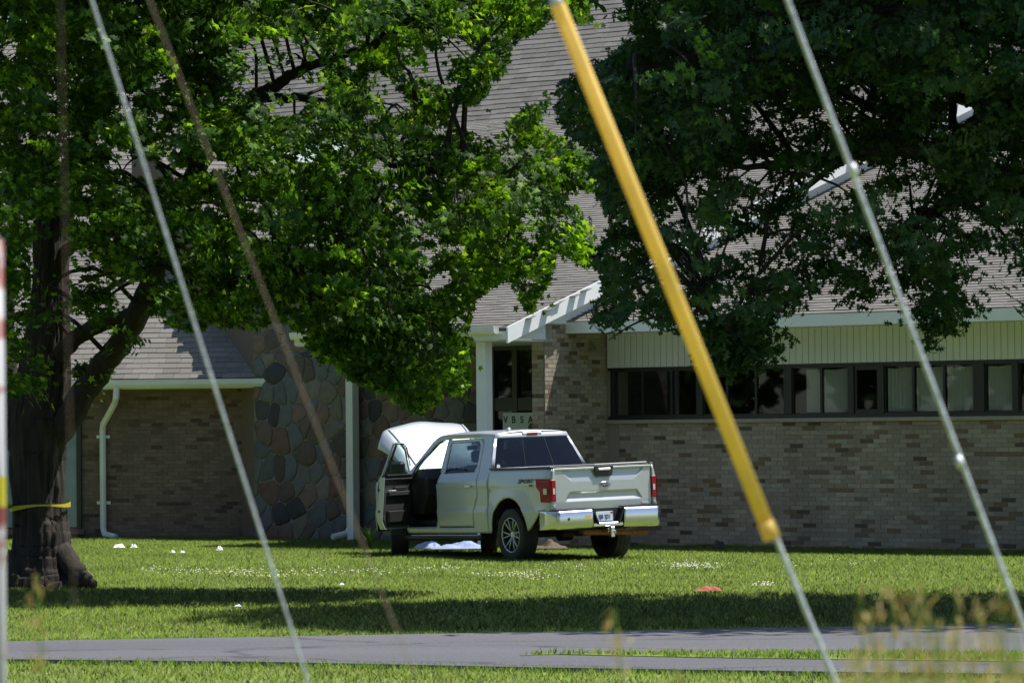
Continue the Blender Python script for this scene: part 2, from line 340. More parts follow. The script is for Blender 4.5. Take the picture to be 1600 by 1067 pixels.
def sheet(name, poly, z, mat, th=0.03, sub=True):
    P = [gpt(px, py, z) for px, py in poly]; mb = MB(); n = len(P)
    mb.prism([(p[0], p[1], z) for p in P], (0, 0, -th)); mb._fix(n + 2, np.mean([[p[0], p[1], z - th / 2] for p in P], 0)); return mb.obj(name, mat, kind='structure')
DRIVE = [(-260, 1006), (1900, 968), (1900, 1054), (1640, 1052), (1330, 1049), (850, 1042), (400, 1033), (0, 1029), (-260, 1027)]
ISL = [(812, 1023), (860, 1019), (1000, 1019), (1200, 1018.5), (1400, 1019), (1640, 1020), (1900, 1020), (1900, 1036), (1640, 1033), (1330, 1029), (1100, 1026), (870, 1021)]
sheet('driveway', DRIVE, -.03, M['asphalt'], .06)
sheet('grass_island', ISL, -.022, M['soil'], .02)
# ------------------------------------------------------------------ building
BA = R(40.5); BO = np.array([.55, 65.5]); bu_ = np.array([math.cos(BA), -math.sin(BA)]); bm_ = np.array([math.sin(BA), math.cos(BA)])
church = empty('church_building', (.55, 65.5, 0), (0, 0, -BA), label='low brown brick church with a big shingled roof, fieldstone wall and window band', category='building')
BM = BASE['church_building']
def U(u, v, z): q = BO + u * bu_ + v * bm_; return (q[0], q[1], z)
def wall_u(px, py, v):
    r = ray(px, py); t = (v + BO @ bm_ - CAMP[:2] @ bm_) / (r[:2] @ bm_); q = CAMP + r * t; return (q[:2] - BO) @ bu_, q[2]
def part(name, mb, mat, parent=church, smooth=False, **k):   # vertices in building coordinates
    return mb.obj(name, mat, parent, smooth, world=False, **k)
def bpart(name, a, b, mat, parent=church, bev=0., **k):
    mb = MB(); mb.box(a, b, bev); return part(name, mb, mat, parent, **k)

BRICK = MB(); BRICK.box((-.5, 0, -.5), (.5, 1, .5)); 
def brick_wall(name, o3, dirx, nrm, L, z0, z1, bl, bh, mat, mort, parent, nobj, half_first=True, skip=None, thick=.25):
    """a mortar wall with every brick its own block, nobj of them as objects; o3 world origin, dirx along, nrm outward"""
    dx = Vector((dirx[0], dirx[1], 0)); nn = Vector((nrm[0], nrm[1], 0)); o3 = Vector(o3)
    mb = MB(); a = o3; b = o3 + dx * L
    mb.prism([(a.x, a.y, z0), (b.x, b.y, z0), (b.x, b.y, z1), (a.x, a.y, z1)], tuple(-nn * thick)); mb._fix(6, tuple((a + b) / 2 + Vector((0, 0, (z0 + z1) / 2)) - nn * thick / 2))
    wl = mb.obj(name, mort, parent)
    bricks = []; row = 0; z = z0 + .004
    while z + bh <= z1 + .02:
        x = -(bl / 2 if row % 2 else 0) + (rng.uniform(-.02, .02) if L > 1 else 0)
        while x < L - .02:
            xa = max(x, 0); xb = min(x + bl, L); zz = min(z + bh, z1)
            if xb - xa > .05 and not (skip and skip((xa + xb) / 2, (z + zz) / 2)):
                bricks.append(((xa + xb) / 2, (z + zz) / 2, xb - xa - .010, zz - z - .009, .004 + .004 * rng.random()))
            x += bl
        z += bh; row += 1
    rot = Matrix(((dx.x, nn.x, 0), (dx.y, nn.y, 0), (0, 0, 1)))
    def dist(b): p = o3 + dx * b[0] + Vector((0, 0, b[1])); q = proj(p[:]); off = 0 if -5 < q[0] < 1605 and q[1] < 870 else 1000; return p.y + off
    bricks.sort(key=dist)
    me = BRICK.mesh('brick', mat)
    for (bx, bz, w_, h_, pr) in bricks[:nobj]:
        p = o3 + dx * bx + nn * -.004; o = link('brick', me, wl)
        o.matrix_parent_inverse = Matrix.Identity(4)
        S = Matrix.Diagonal((w_, pr + .004, h_)); o.matrix_local = Matrix.Translation((p.x, p.y, bz)) @ (rot @ S).to_4x4()
    mb = MB()
    for (bx, bz, w_, h_, pr) in bricks[nobj:]:
        P = [o3 + dx * (bx + sx * w_ / 2) + nn * d + Vector((0, 0, bz + sz * h_ / 2)) for d in (-.002, pr) for sz in (-1, 1) for sx in (-1, 1)]
        mb.add([tuple(p) for p in P], [(4, 5, 7, 6), (0, 1, 5, 4), (2, 6, 7, 3), (0, 4, 6, 2), (1, 3, 7, 5)])
    if len(mb.v): mb.obj('brickwork', mat, wl, kind='stuff')
    return wl
nout = (-bm_[0], -bm_[1])
# right wing wall (below the windows), gable end wall, entrance pier
brick_wall('brick_wall', U(0.26, 1.69, 0), bu_, nout, 13.0, GZ - .1, 2.03, .262, .0735, M['brick'], M['mortar'], church, 220)
brick_wall('gable_wall', U(0, 1.93, 0), (-bm_[0], -bm_[1]), bu_, 1.93, GZ - .1, 3.75, .215, .0735, M['brick'], M['mortar'], church, 40, thick=.05)
brick_wall('entrance_pier', U(-.28, 0, 0), bu_, nout, .272, GZ - .1, 3.62, .262, .0735, M['brick'], M['mortar'], church, 30, thick=.3)
bpart('wall_return', (0.0, 1.69, GZ), (.255, 1.95, 3.6), M['mortar'])
# sill, window band, siding, fascia
bpart('window_sill', (.02, 1.62, 2.032), (13.2, 1.80, 2.098), M['sillstone'], bev=.006)
zb0, zb1 = 2.10, 3.0
mb = MB(); mb.box((.06, 1.64, zb1 - .05), (13.2, 1.74, zb1)); mb.box((.06, 1.64, zb0), (13.2, 1.74, zb0 + .06)); part('window_band_frame', mb, M['black'])
xs_px = [(955, 961, 'm'), (961, 1004, 'p'), (1004, 1049, 'p'), (1049, 1089, 'p'), (1089, 1099, 'm'), (1099, 1136, 'p'), (1136, 1181, 'p'), (1181, 1226, 'p'), (1226, 1238, 'm'),
         (1238, 1283, 'b'), (1283, 1326, 'b'), (1326, 1335, 'm'), (1335, 1374, 'd'), (1374, 1382, 'm'), (1382, 1427, 'b'), (1427, 1475, 'b'), (1475, 1522, 'b'), (1522, 1539, 'm'),
         (1539, 1583, 'b'), (1583, 1592, 'm'), (1592, 1640, 'p'), (1640, 1690, 'p')]
for a, b, k in xs_px:
    ua = wall_u(a, 610, 1.66)[0]; ub = wall_u(b, 610, 1.66)[0]
    if k == 'm':
        bpart('mullion', (ua, 1.63, zb0 + .06), (ub, 1.76, zb1 - .05), M['black'], bev=.006); continue
    mb = MB(); t = .022; g0, g1 = zb0 + .06, zb1 - .05
    ins = .05 if k == 'd' else 0
    for q in (((ua, g0), (ub, g0 + t + ins)), ((ua, g1 - t - ins), (ub, g1)), ((ua, g0 + t + ins), (ua + t + ins / 2, g1 - t - ins)), ((ub - t - ins / 2, g0 + t + ins), (ub, g1 - t - ins))):
        mb.box((q[0][0], 1.66, q[0][1]), (q[1][0], 1.71, q[1][1]))
    wf = part('window', mb, M['black'])
    mb = MB(); mb.box((ua + t, 1.684, g0 + t), (ub - t, 1.690, g1 - t)); o = mb.obj('pane', M['pane'], wf)
    if k == 'b':
        mb = MB(); n = 7; u0 = ua + (ub - ua) * (.38 if a in (1238,) else (.0)) + .02
        for i in range(n):
            c = u0 + (ub - .03 - u0) * (i + .5) / n; wv = (ub - u0) / n * .62
            mb.add([(c - wv * .6, 1.725, g0 + .03), (c + wv * .6, 1.80, g0 + .03), (c + wv * .6, 1.80, g1 - .05 - .02 * math.sin(i)), (c - wv * .6, 1.725, g1 - .05)], [(0, 1, 2, 3)])
        mb.obj('vertical_blind', M['blind'], wf)
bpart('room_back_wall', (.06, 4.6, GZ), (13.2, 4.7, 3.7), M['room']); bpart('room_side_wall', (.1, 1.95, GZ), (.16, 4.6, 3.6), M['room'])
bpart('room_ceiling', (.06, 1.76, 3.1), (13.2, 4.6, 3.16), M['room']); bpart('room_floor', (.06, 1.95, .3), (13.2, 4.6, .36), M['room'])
for i in range(100):    # siding boards
    ub = .05 + i * .131
    o = bpart('siding_board', (ub, 1.635, zb1 + .002), (ub + .122, 1.72, 3.598), M['cream'], bev=.003)
bpart('siding_backing', (.05, 1.652, zb1 + .004), (13.2, 1.80, 3.59), M['underlay'])
mb = MB(); mb.box((-.01, .575, 3.587), (13.4, .615, 3.782)); part('right_fascia', mb, M['white'])
bpart('right_soffit', (.0, .618, 3.600), (13.4, 1.70, 3.63), M['white'])
SL = .337
# roof decks (underlay) and shingles --------------------------------------------------
shing = []     # (centre-left world matrix, exposure, width)
def shingles(o3, du, dup, nrm, polyfn, W_, Lrun, ex, tw, lst):
    """rows of tabs; o3 lower left corner, du along the eave, dup up the slope, nrm the roof normal"""
    o3, du, dup, nrm = map(Vector, (o3, du, dup, nrm)); r = 0; s = 0.
    while s < Lrun:
        x = -tw * ((r * .37) % 1) - rng.random() * .05
        while x < W_:
            wv = tw * (1 + rng.uniform(-.12, .12))
            if polyfn(x + wv / 2, s + ex / 2):
                p = o3 + du * x + dup * s; lst.append((p, du, dup, nrm, ex, wv, .006 + .005 * rng.random(), rng.uniform(-.012, .012)))
            x += wv
        s += ex; r += 1
def emit(lst, nobj, parent, mat):
    def key(q):
        a = proj(np.array(q[0])); return q[0].y + (0 if (0 < a[0] < 1600 and 0 < a[1] < 1067) else 1000)
    lst.sort(key=key)
    T = [(0, 0, 0), (1, 0, 0), (1, 1, 0), (0, 1, 0), (0, 0, 1), (1, 0, 1)]
    Fc = [(4, 5, 2, 3), (0, 1, 5, 4), (0, 4, 3), (1, 2, 5)]
    one = MB(); one.add(T, Fc); me = one.mesh('shingle', mat)
    for (p, du, dup, n, ex, wv, th, dz) in lst[:nobj]:
        o = link('shingle', me, parent); g = .006
        rot = Matrix((du * (wv - g), dup * (ex * 1.25), n * (th + .006))).transposed()
        q = p + dup * dz; o.matrix_parent_inverse = Matrix.Identity(4); o.matrix_local = Matrix.Translation(q) @ rot.to_4x4()
    mb = MB()
    for (p, du, dup, n, ex, wv, th, dz) in lst[nobj:]:
        q = p + dup * dz; g = .006; a = du * (wv - g); b = dup * (ex * 1.25); c = n * (th + .006)
        mb.add([q, q + a, q + a + b, q + b, q + c, q + a + c], Fc)
    return mb.obj('shingle_courses', mat, parent, kind='stuff')
def roof_plane(name, u0, u1, v0, v1, zf, slope, ex, tw, polyfn, nobj, th=.10, outline=None):
    cs = math.cos(math.atan(slope)); sn = math.sin(math.atan(slope))
    mb = MB(); P = outline or [(u0, v0), (u1, v0), (u1, v1), (u0, v1)]
    mb.prism([U(a, b, zf + slope * (b - v0)) for a, b in P], (0, 0, -th)); mb._fix(len(P) + 2, np.mean([U(a, b, zf + slope * (b - v0) - th / 2) for a, b in P], 0))
    ro = mb.obj(name, M['underlay'], church)
    l = []; shingles(U(u0, v0, zf), (*bu_, 0), (bm_[0] * cs, bm_[1] * cs, sn), (-bm_[0] * sn, -bm_[1] * sn, cs),
             (lambda a, b: polyfn(u0 + a, v0 + b * cs)), u1 - u0, (v1 - v0) / cs, ex, tw, l)
    emit(l, nobj, ro, M['shingle']); return ro
VR = 13.7
def inlow(u, v): return (u < .2) and ((u > -4.7) or (v > 1.95 and u > -6.25) or (v > 4.3 and u > -16))
roof_plane('low_roof', -16, .2, -1.21, VR, 3.655, SL, .155, .34, inlow, 60, outline=[(-4.7, -1.21), (.2, -1.21), (.2, VR), (-16, VR), (-16, 4.3), (-6.25, 4.3), (-6.25, 1.95), (-4.7, 1.95)])
roof_plane('right_roof', -.005, 14.0, .58, VR - .3, 3.785, SL, .155, .34, lambda u, v: True, 140)
roof_plane('upper_roof', -30, 22, VR, VR + 8, 3.655 + SL * (VR + 1.21) - .02, 1.0, .17, .40, lambda u, v: True, 0)
# rake board, soffit, gutter and eave of the low roof
def zl(v): return 3.655 + SL * (v + 1.21)
mb = MB(); mb.prism([(.202, -1.23, zl(-1.23) - .25), (.202, VR, zl(VR) - .25), (.202, VR, zl(VR) + .02), (.202, -1.23, zl(-1.23) + .02)], (.035, 0, 0)); part('rake_board', mb, M['white'])
mb = MB(); mb.prism([(.01, -1.2, zl(-1.2) - .2), (.20, -1.2, zl(-1.2) - .2), (.20, VR, zl(VR) - .2), (.01, VR, zl(VR) - .2)], (0, 0, .05)); part('rake_soffit', mb, M['white'])
mb = MB(); mb.prism([(-.04, 1.95, 3.6), (-.04, VR, 3.6), (-.04, VR, zl(VR) - .2), (-.04, 1.95, zl(1.95) - .2)], (.06, 0, 0)); part('gable_frieze', mb, M['white'])
mb = MB(); mb.prism([(-.04, -.0, 3.752), (-.04, 1.95, 3.752), (-.04, 1.95, zl(1.95) - .2), (-.04, 0, zl(0) - .2)], (.05, 0, 0)); part('gable_frieze', mb, M['white'])
bpart('eave_fascia', (-4.7, -1.245, 3.46), (.20, -1.212, 3.60), M['gutter'])
prof = [(-1.25, 3.56), (-1.25, 3.67), (-1.262, 3.67), (-1.262, 3.575), (-1.33, 3.575), (-1.36, 3.62), (-1.36, 3.685), (-1.378, 3.685), (-1.375, 3.61), (-1.34, 3.56)]
mb = MB(); mb.prism([(-4.7, y, z) for y, z in prof][::-1], (4.75, 0, 0)); part('gutter', mb, M['gutter'])
bpart('canopy_soffit', (-4.7, -1.21, 3.44), (.0, 1.92, 3.47), M['cream'])
mb = MB(); mb.prism([(-.02, -1.21, 3.475), (-.02, 0, 3.475), (-.02, 0, zl(0) - .11), (-.02, -1.21, zl(-1.21) - .11)], (.05, 0, 0)); part('canopy_end_panel', mb, M['white'])
# porch posts
def ubar(px0, px1, v): return wall_u(px0, 700, v)[0], wall_u(px1, 700, v)[0]
a_, b_ = -.72, -.52
bpart('porch_post', (-.70, -.98, GZ), (-.49, -.79, 3.44), M['white'], bev=.008)
bpart('porch_post', (-6.14, 1.62, GZ), (-5.98, 1.80, 3.44), M['gutter'], bev=.008)
# entrance glazing
gf = empty('entrance_glazing'); gf.parent = church
def gpart(name, a, b, mat, **k):
    mb = MB(); mb.box(a, b, .004 if mat is M['black'] else 0); o = mb.obj(name, mat, gf); return o
v0 = 2.05
g_a, g_b, g_c = wall_u(768, 600, v0)[0], wall_u(803, 600, v0)[0], wall_u(838, 600, v0)[0]
GU = [(-3.16, -3.09), (g_a, g_a + .11), (g_b, g_b + .12), (g_c, g_c + .11), (-1.1, -1.0), (-.36, -.29)]
for ua_, ub_ in GU: gpart('glazing_bar', (ua_, v0 - .06, GZ), (ub_, v0 + .06, 3.44), M['black'])
gpart('transom', (-3.16, v0 - .05, 2.28), (-.3, v0 + .055, 2.52), M['black']); gpart('transom', (-3.16, v0 - .05, 3.36), (-.3, v0 + .055, 3.45), M['black'])
for u0, u1 in [(GU[i][1], GU[i + 1][0]) for i in range(5)]:
    if u1 - u0 < .05: continue
    gpart('pane', (u0, v0 - .004, 2.52), (u1, v0 + .004, 3.36), M['pane']); gpart('pane', (u0, v0 - .004, GZ), (u1, v0 + .004, 2.28), M['pane'])
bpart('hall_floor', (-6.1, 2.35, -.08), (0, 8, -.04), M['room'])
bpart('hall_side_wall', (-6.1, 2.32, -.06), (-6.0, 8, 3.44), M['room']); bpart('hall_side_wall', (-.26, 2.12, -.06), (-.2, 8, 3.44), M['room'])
# added brick panel and pale ledge, standing in for another wing's roof and gutter
brick_wall('wing_roof_standin', U(-6.0, 3.4, 0), bu_, nout, 5.7, 2.66, 3.44, .30, .085, M['brick'], M['mortar'], church, 0, thick=.1)
bpart('wing_gutter_standin', (-6.0, 3.30, 2.60), (-.26, 3.42, 2.655), M['white']); bpart('hall_back_wall', (-6.0, 6.0, 0), (-.26, 6.1, 2.6), M['dark'])
# VBS banner behind the lower glass
bn = empty('banner', U(-2.0, 1.95, 0), (0, 0, -BA), label='white vacation banner with green letters VBS hanging at the entrance glass', category='banner')
uL, zT = wall_u(786, 645, 1.95); uR = wall_u(836, 700, 1.95)[0] + .2; u0c = -2.0
mb = MB(); mb.box((uL - u0c, -.008, 1.3), (uR - u0c, 0, zT)); mb.obj('banner_sheet', M['banner'], bn, world=False)
for ch, px in (('V', 790), ('B', 802.5), ('S', 815.5), ('A', 829)):
    uu, zz = wall_u(px, 656, 1.94); mm = Matrix.Translation((uu - u0c, -.012, zz)) @ Matrix.Rotation(R(90), 4, 'X')
    text('letter', ch, .175, M['green'] if ch != 'A' else M['brown'], bn, mm, bold=.004)
mb = MB(); c = wall_u(832, 668, 1.94)
mb.lathe([(-.01, 0.001), (-.01, .09), (0, .09), (0, .001)], (c[0] - u0c, -.012, c[1]), 14, 'y', closed=False); mb.obj('printed_dot', M['decal'], bn, world=False)
# ---- fieldstone wall
def clip(poly, a, b, c):   # keep a*x+b*y<=c
    out = []
    for i in range(len(poly)):
        p, q = poly[i], poly[(i + 1) % len(poly)]; dp = a * p[0] + b * p[1] - c; dq = a * q[0] + b * q[1] - c
        if dp <= 0: out.append(p)
        if dp * dq < 0: t = dp / (dp - dq); out.append((p[0] + t * (q[0] - p[0]), p[1] + t * (q[1] - p[1])))
    return out
def stones(u0, u1, z0, z1, v, parent, sx, sz):
    seeds = []; nz = int((z1 - z0) / sz); nx = int((u1 - u0) / sx)
    for j in range(-1, nz + 2):
        for i in range(-1, nx + 2):
            if rng.random() < .10: continue
            seeds.append((u0 + (i + .5 + (.5 if j % 2 else 0) + rng.uniform(-.36, .36)) * sx, z0 + (j + .5 + rng.uniform(-.38, .38)) * sz))
    n = 0
    for i, s in enumerate(seeds):
        poly = [(u0, z0), (u1, z0), (u1, z1), (u0, z1)]
        for j, t in enumerate(seeds):
            if i == j or abs(t[0] - s[0]) > 3 * sx or abs(t[1] - s[1]) > 3 * sz: continue
            a, b = t[0] - s[0], t[1] - s[1]; L = math.hypot(a, b); a /= L; b /= L
            poly = clip(poly, a, b, a * (s[0] + t[0]) / 2 + b * (s[1] + t[1]) / 2 - .009)
            if len(poly) < 3: break
        if len(poly) < 3: continue
        A = np.array(poly); c = A.mean(0)
        if (A.max(0) - A.min(0)).min() < .06: continue
        # round the outline
        B = []
        for k in range(len(A)):
            p, q, r = A[k - 1], A[k], A[(k + 1) % len(A)]; B += [q + (p - q) * .14, q + (r - q) * .14]
        A = np.array(B); mb = MB(); m = len(A); pr = .010 + .018 * rng.random(); V = []
        for sc, dv in ((1.0, .01), (.985, -pr * .75), (.88, -pr), (.35, -pr - .012)):
            for p in A: q = c + (p - c) * sc; V.append((q[0] - c[0], dv + rng.uniform(-.003, .003), q[1] - c[1]))
        V.append((0, -pr - .014, 0)); Fc = []
        for r_ in range(3): Fc += [(r_ * m + k, r_ * m + (k + 1) % m, (r_ + 1) * m + (k + 1) % m, (r_ + 1) * m + k) for k in range(m)]
        Fc += [(3 * m + k, 3 * m + (k + 1) % m, 4 * m) for k in range(m)]
        mb.add(V, Fc); o = mb.obj('stone', M['stone'], parent, smooth=True); o.location = (c[0], v, c[1]); n += 1
    return n
TH = 5.4
bpart('hall_roof_plate', (-6.2, 1.99, 3.48), (-3.2, 4.4, 3.56), M['dark'])
bpart('stone_wall', (-6.19, 1.925, GZ - .1), (-3.17, 2.3, 3.44), M['mortar_light'])
sw = bpart('fieldstone_tower', (-8.80, 1.925, GZ - .1), (-6.2, 4.9, TH), M['mortar_light'])
sw2 = empty('fieldstone_facing'); sw2.parent = church
stones(-8.80, -3.17, GZ, 3.43, 1.925, sw2, .33, .37)
stones(-8.80, -6.2, 3.44, 5.0, 1.925, sw2, .33, .37)
F0 = np.array(U(-8.8, 1.94, 0)); F1 = F0 + np.array([-.47, .88, 0]) * 6.0; F2 = np.array(U(-7.0, 6.5, 0)); F3 = np.array(U(-7.0, 1.96, 0))  # added wedge behind the foliage, shaped to cast shade on the left roof
mb = MB(); b_ = [F0, F1, F2, F3]; hs = [4.65 + .70 * (p[1] - F0[1]) for p in b_]
mb.add([tuple(p + np.array([0, 0, -.1])) for p in b_] + [(p[0], p[1], h) for p, h in zip(b_, hs)], [(3, 2, 1, 0), (4, 5, 6, 7), (0, 1, 5, 4), (1, 2, 6, 5), (2, 3, 7, 6), (3, 0, 4, 7)]); mb._fix(6, np.mean(b_, 0) + np.array([0, 0, 3.5])); fl = mb.obj('shadow_flank', M['mortar_dark'], church); cf = math.cos(math.atan(.70)); sf = math.sin(math.atan(.70)); foot = [(p[0], p[1]) for p in b_]; ymin = min(p[1] for p in b_); lf = []
shingles((F1[0] - .1, ymin, 4.66 + .70 * (ymin - F0[1])), (1, 0, 0), (0, cf, sf), (0, -sf, cf), lambda a, b: bool(inside(F1[0] - .1 + a, ymin + b * cf, foot)), 7.5, 9, .165, .34, lf)
emit(lf, 0, fl, M['shingle'])
# downspout on the stone wall
def spout(pts, mat, parent, foot=None, brackets=()):
    mb = MB(); mb.tube(pts, .055, 8); o = mb.obj('downspout', mat, parent, smooth=False); return o
un, _ = wall_u(543, 700, 1.75)
mb = MB(); mb.tube([U(un, 1.4, 3.45), U(un, 1.72, 3.2), U(un, 1.80, 3.1), U(un, 1.80, .18), U(un - .03, 1.74, .06), U(un - .12, 1.45, -.0)], .062, 8); mb.obj('downspout', M['gutter'], church)
# ---- left wing (own bearing)
LA = np.array([-13.5, 74.3]); LB = np.array([-4.55, 73.15]); ld = (LB - LA); LL = np.hypot(*ld); ld = ld / LL; ln = np.array([ld[1], -ld[0]])
def Lp(s, d, z): q = LA + ld * s + ln * d; return (q[0], q[1], z)      # d>0 outward (towards viewer)
def l_s(px, d=0.):    # distance along the wall for a pixel column
    r = ray(px, 700); o = LA + ln * d; Mx = np.array([[ld[0], -r[0]], [ld[1], -r[1]]]); return np.linalg.solve(Mx, CAMP[:2] - o)[0]
sA, sB = l_s(-40), l_s(128)
def skipL(x, z): return x < sB and .1 < z < 2.62
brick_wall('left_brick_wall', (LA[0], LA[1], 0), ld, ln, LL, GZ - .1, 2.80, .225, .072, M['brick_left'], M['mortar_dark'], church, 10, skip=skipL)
def lbox(name, s0, s1, d0, d1, z0, z1, mat, parent=church, bev=0):
    mb = MB(); P = [Lp(s, d, z) for z in (z0, z1) for (s, d) in ((s0, d0), (s1, d0), (s1, d1), (s0, d1))]
    mb.add(P, [(3, 2, 1, 0), (4, 5, 6, 7), (0, 1, 5, 4), (1, 2, 6, 5), (2, 3, 7, 6), (3, 0, 4, 7)]); mb._fix(6, np.mean(P, 0)); return mb.obj(name, mat, parent)
ww = empty('left_window'); ww.parent = church; ww.matrix_parent_inverse = BM.inverted()
fs = [sA, l_s(18), l_s(66), l_s(105), l_s(121.5)]
lbox('window_surround', 0, sB, .012, .03, .13, 2.6, M['black'], ww)
for a, b in ((l_s(-20), l_s(22)), (l_s(26), l_s(62)), (l_s(66), l_s(121))):
    lbox('curtain_panel', a, b, .032, .045, .16, 2.2, M['curtain'], ww); lbox('pane', a, b, .06, .066, .16, 2.55, M['pane'], ww)
for p in (24, 64, 124.5): s_ = l_s(p); lbox('window_frame', s_ - .045, s_ + .045, .03, .09, .13, 2.6, M['black'], ww)
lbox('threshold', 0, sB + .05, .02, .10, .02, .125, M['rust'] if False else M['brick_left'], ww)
sR = LL + .02
lbox('left_soffit', 0, sR, 0.0, .55, 2.78, 2.80, M['gutter'])
mb = MB(); mb.prism([Lp(0, d, z) for d, z in ((.55, 2.80), (.55, 2.96), (.565, 2.96), (.565, 2.83), (.63, 2.83), (.66, 2.87), (.67, 2.955), (.69, 2.955), (.68, 2.86), (.64, 2.805))], tuple(np.array(Lp(sR, 0, 0)) - np.array(Lp(0, 0, 0))))
mb.obj('left_gutter', M['gutter'], church)
SLL = .76; cs = math.cos(math.atan(SLL)); sn = math.sin(math.atan(SLL)); RUN = 10.5
lo = Lp(0, .57, 2.97)
def inleft(a, b): return a < LL - .10 * b * cs - (.44 * b * cs if b > 0 else 0)
mb = MB(); P = [Lp(0, .57, 2.965), Lp(LL, .57, 2.965), Lp(LL - .54 * RUN, .57 - RUN, 2.965 + SLL * RUN), Lp(0, .57 - RUN, 2.965 + SLL * RUN)]
mb.prism(P, (0, 0, -.1)); mb._fix(6, np.mean(P, 0) - np.array([0, 0, .05])); lr = mb.obj('left_roof', M['underlay'], church)
lst = []; shingles(lo, (*ld, 0), (-ln[0] * cs, -ln[1] * cs, sn), (ln[0] * sn, ln[1] * sn, cs), inleft, LL, RUN / cs, .165, .32, lst)
emit(lst, 100, lr, M['shingle'])
mb = MB(); a = np.array(Lp(LL, .6, 3.0)); b = np.array(Lp(LL - .54 * 2.2, .57 - 2.2, 3.0 + SLL * 2.2)); mb.tube([a, b], .03, 6); mb.obj('roof_flashing', M['white'], church)
# side of the tower that meets the left roof
mb = MB(); q0 = np.array(U(-8.8, 1.93, 0)); d2 = np.array([-.47, .88, 0]);
# downspout of the left wing
sd = l_s(160, .12); se = l_s(183, .6)
ds = empty('left_downspout'); ds.parent = church; ds.matrix_parent_inverse = BM.inverted()
mb = MB(); mb.tube([Lp(se, .62, 2.82), Lp(se - .01, .62, 2.62), Lp(se - .06, .5, 2.52), Lp(sd + .03, .16, 2.12), Lp(sd, .09, 2.0), Lp(sd, .09, .14), Lp(sd + .04, .14, .02), Lp(sd + .30, .30, -.03)], .062, 8); mb.obj('downspout', M['gutter'], ds)
for z in (1.88, .62): lbox('bracket', sd - .13, sd + .13, .01, .05, z - .03, z + .03, M['gutter'], ds)
# body of the hall under the low roof, keeps daylight out of the roof void
mb = MB(); mb.box((-15.9, 5.2, GZ), (-6.3, 5.3, 4.6)); part('rear_wall', mb, M['mortar'])

# ------------------------------------------------------------------ pickup truck
TY, TP, TR_ = R(120.8), R(1.07), R(-1.4); TT = Vector((.80, 59.7, -.02))
truck = empty('pickup_truck', TT, (TR_, TP, TY), label='silver crew cab pickup truck on the lawn with its driver door and hood open', category='pickup truck')
TMW = BASE['pickup_truck']
def tp(name, mb, mat, parent=truck, smooth=False, **k): return mb.obj(name, mat, parent, smooth, world=False, **k)
FX = 3.76
def lerp(a, b, t): return a + (b - a) * max(0, min(1, t))
def ytruck(x, z):
    if z <= .74: y = lerp(.955, .985, (z - .42) / .32)
    elif z <= .80: y = lerp(.985, .972, (z - .74) / .06)
    elif z <= 1.22: y = lerp(.972, .965, (z - .8) / .42) 
    elif x > .67: y = lerp(.965, .895, (z - 1.22) / .12) if z < 1.34 else lerp(.885, .655, (z - 1.34) / .58)
    else: y = lerp(.965, .925, (z - 1.22) / .16)
    y += .008 * math.exp(-((z - 1.14) / .03) ** 2)
    for xc in (0, FX):
        r = math.hypot(x - xc, z - .40)
        if .50 < r < .84 and z > .3: t = (r - .50) / .34; y += .042 * (1 - t) ** 1.2 if t > .12 else .036
    if x > 4.1: y -= .30 * ((x - 4.1) / .6) ** 2
    if x < -1.0: y -= .10 * ((-1.0 - x) / .2) ** 2 * .35
    return y
def arch(xc, r, z0, n=18):      # points from rear to front over the wheel
    a0 = math.asin((z0 - .40) / r); return [(xc - r * math.cos(t), .40 + r * math.sin(t)) for t in np.linspace(a0, math.pi - a0, n)]
def panel(outer, holes, side, cell=.03, yf=ytruck, dy=0.):
    A = np.array(outer); x0, z0 = A.min(0) - cell; x1, z1 = A.max(0) + cell
    xs = np.arange(x0, x1 + cell, cell); zs = np.arange(z0, z1 + cell, cell); X, Z = np.meshgrid(xs, zs, indexing='ij')
    cx = (X[:-1, :-1] + cell / 2); cz = (Z[:-1, :-1] + cell / 2); ok = inside(cx, cz, outer)
    for h in holes: ok &= ~inside(cx, cz, h)
    cnt = np.zeros(X.shape, int)
    for di in (0, 1):
        for dj in (0, 1): cnt[di:di + ok.shape[0], dj:dj + ok.shape[1]] += ok
    V = {}; mb = MB(); vs = []
    segs = []
    for pl in [outer] + list(holes):
        for i in range(len(pl)): segs.append((pl[i], pl[(i + 1) % len(pl)]))
    S0 = np.array([s[0] for s in segs]); S1 = np.array([s[1] for s in segs])
    def vid(i, j):
        if (i, j) in V: return V[(i, j)]
        x, z = X[i, j], Z[i, j]
        if cnt[i, j] < 4:
            d = S1 - S0; t = np.clip(((x - S0[:, 0]) * d[:, 0] + (z - S0[:, 1]) * d[:, 1]) / ((d ** 2).sum(1) + 1e-12), 0, 1)
            Q = S0 + d * t[:, None]; k = np.argmin((Q[:, 0] - x) ** 2 + (Q[:, 1] - z) ** 2); x, z = Q[k]
        V[(i, j)] = len(vs); vs.append((x, side * (yf(x, z) + dy), z)); return V[(i, j)]
    fs = []
    for i, j in zip(*np.nonzero(ok)):
        q = (vid(i, j), vid(i + 1, j), vid(i + 1, j + 1), vid(i, j + 1)); fs.append(q if side < 0 else q[::-1])
    mb.add(vs, fs); return mb
def sheetpanel(name, outer, holes, side, mat=None, parent=truck, th=.02, dy=0., **k):
    o = tp(name, panel(outer, holes, side, dy=dy), mat or M['paint'], parent, True, **k)
    m = o.modifiers.new('thick', 'SOLIDIFY'); m.thickness = th; m.offset = -1; return o
bed_out = [(.645, .40), (.645, 1.375), (-1.17, 1.375), (-1.19, 1.2), (-1.19, .80), (-1.16, .74), (-.90, .72), (-.62, .47)] + arch(0, .545, .43)[::1] + [(.58, .40)]
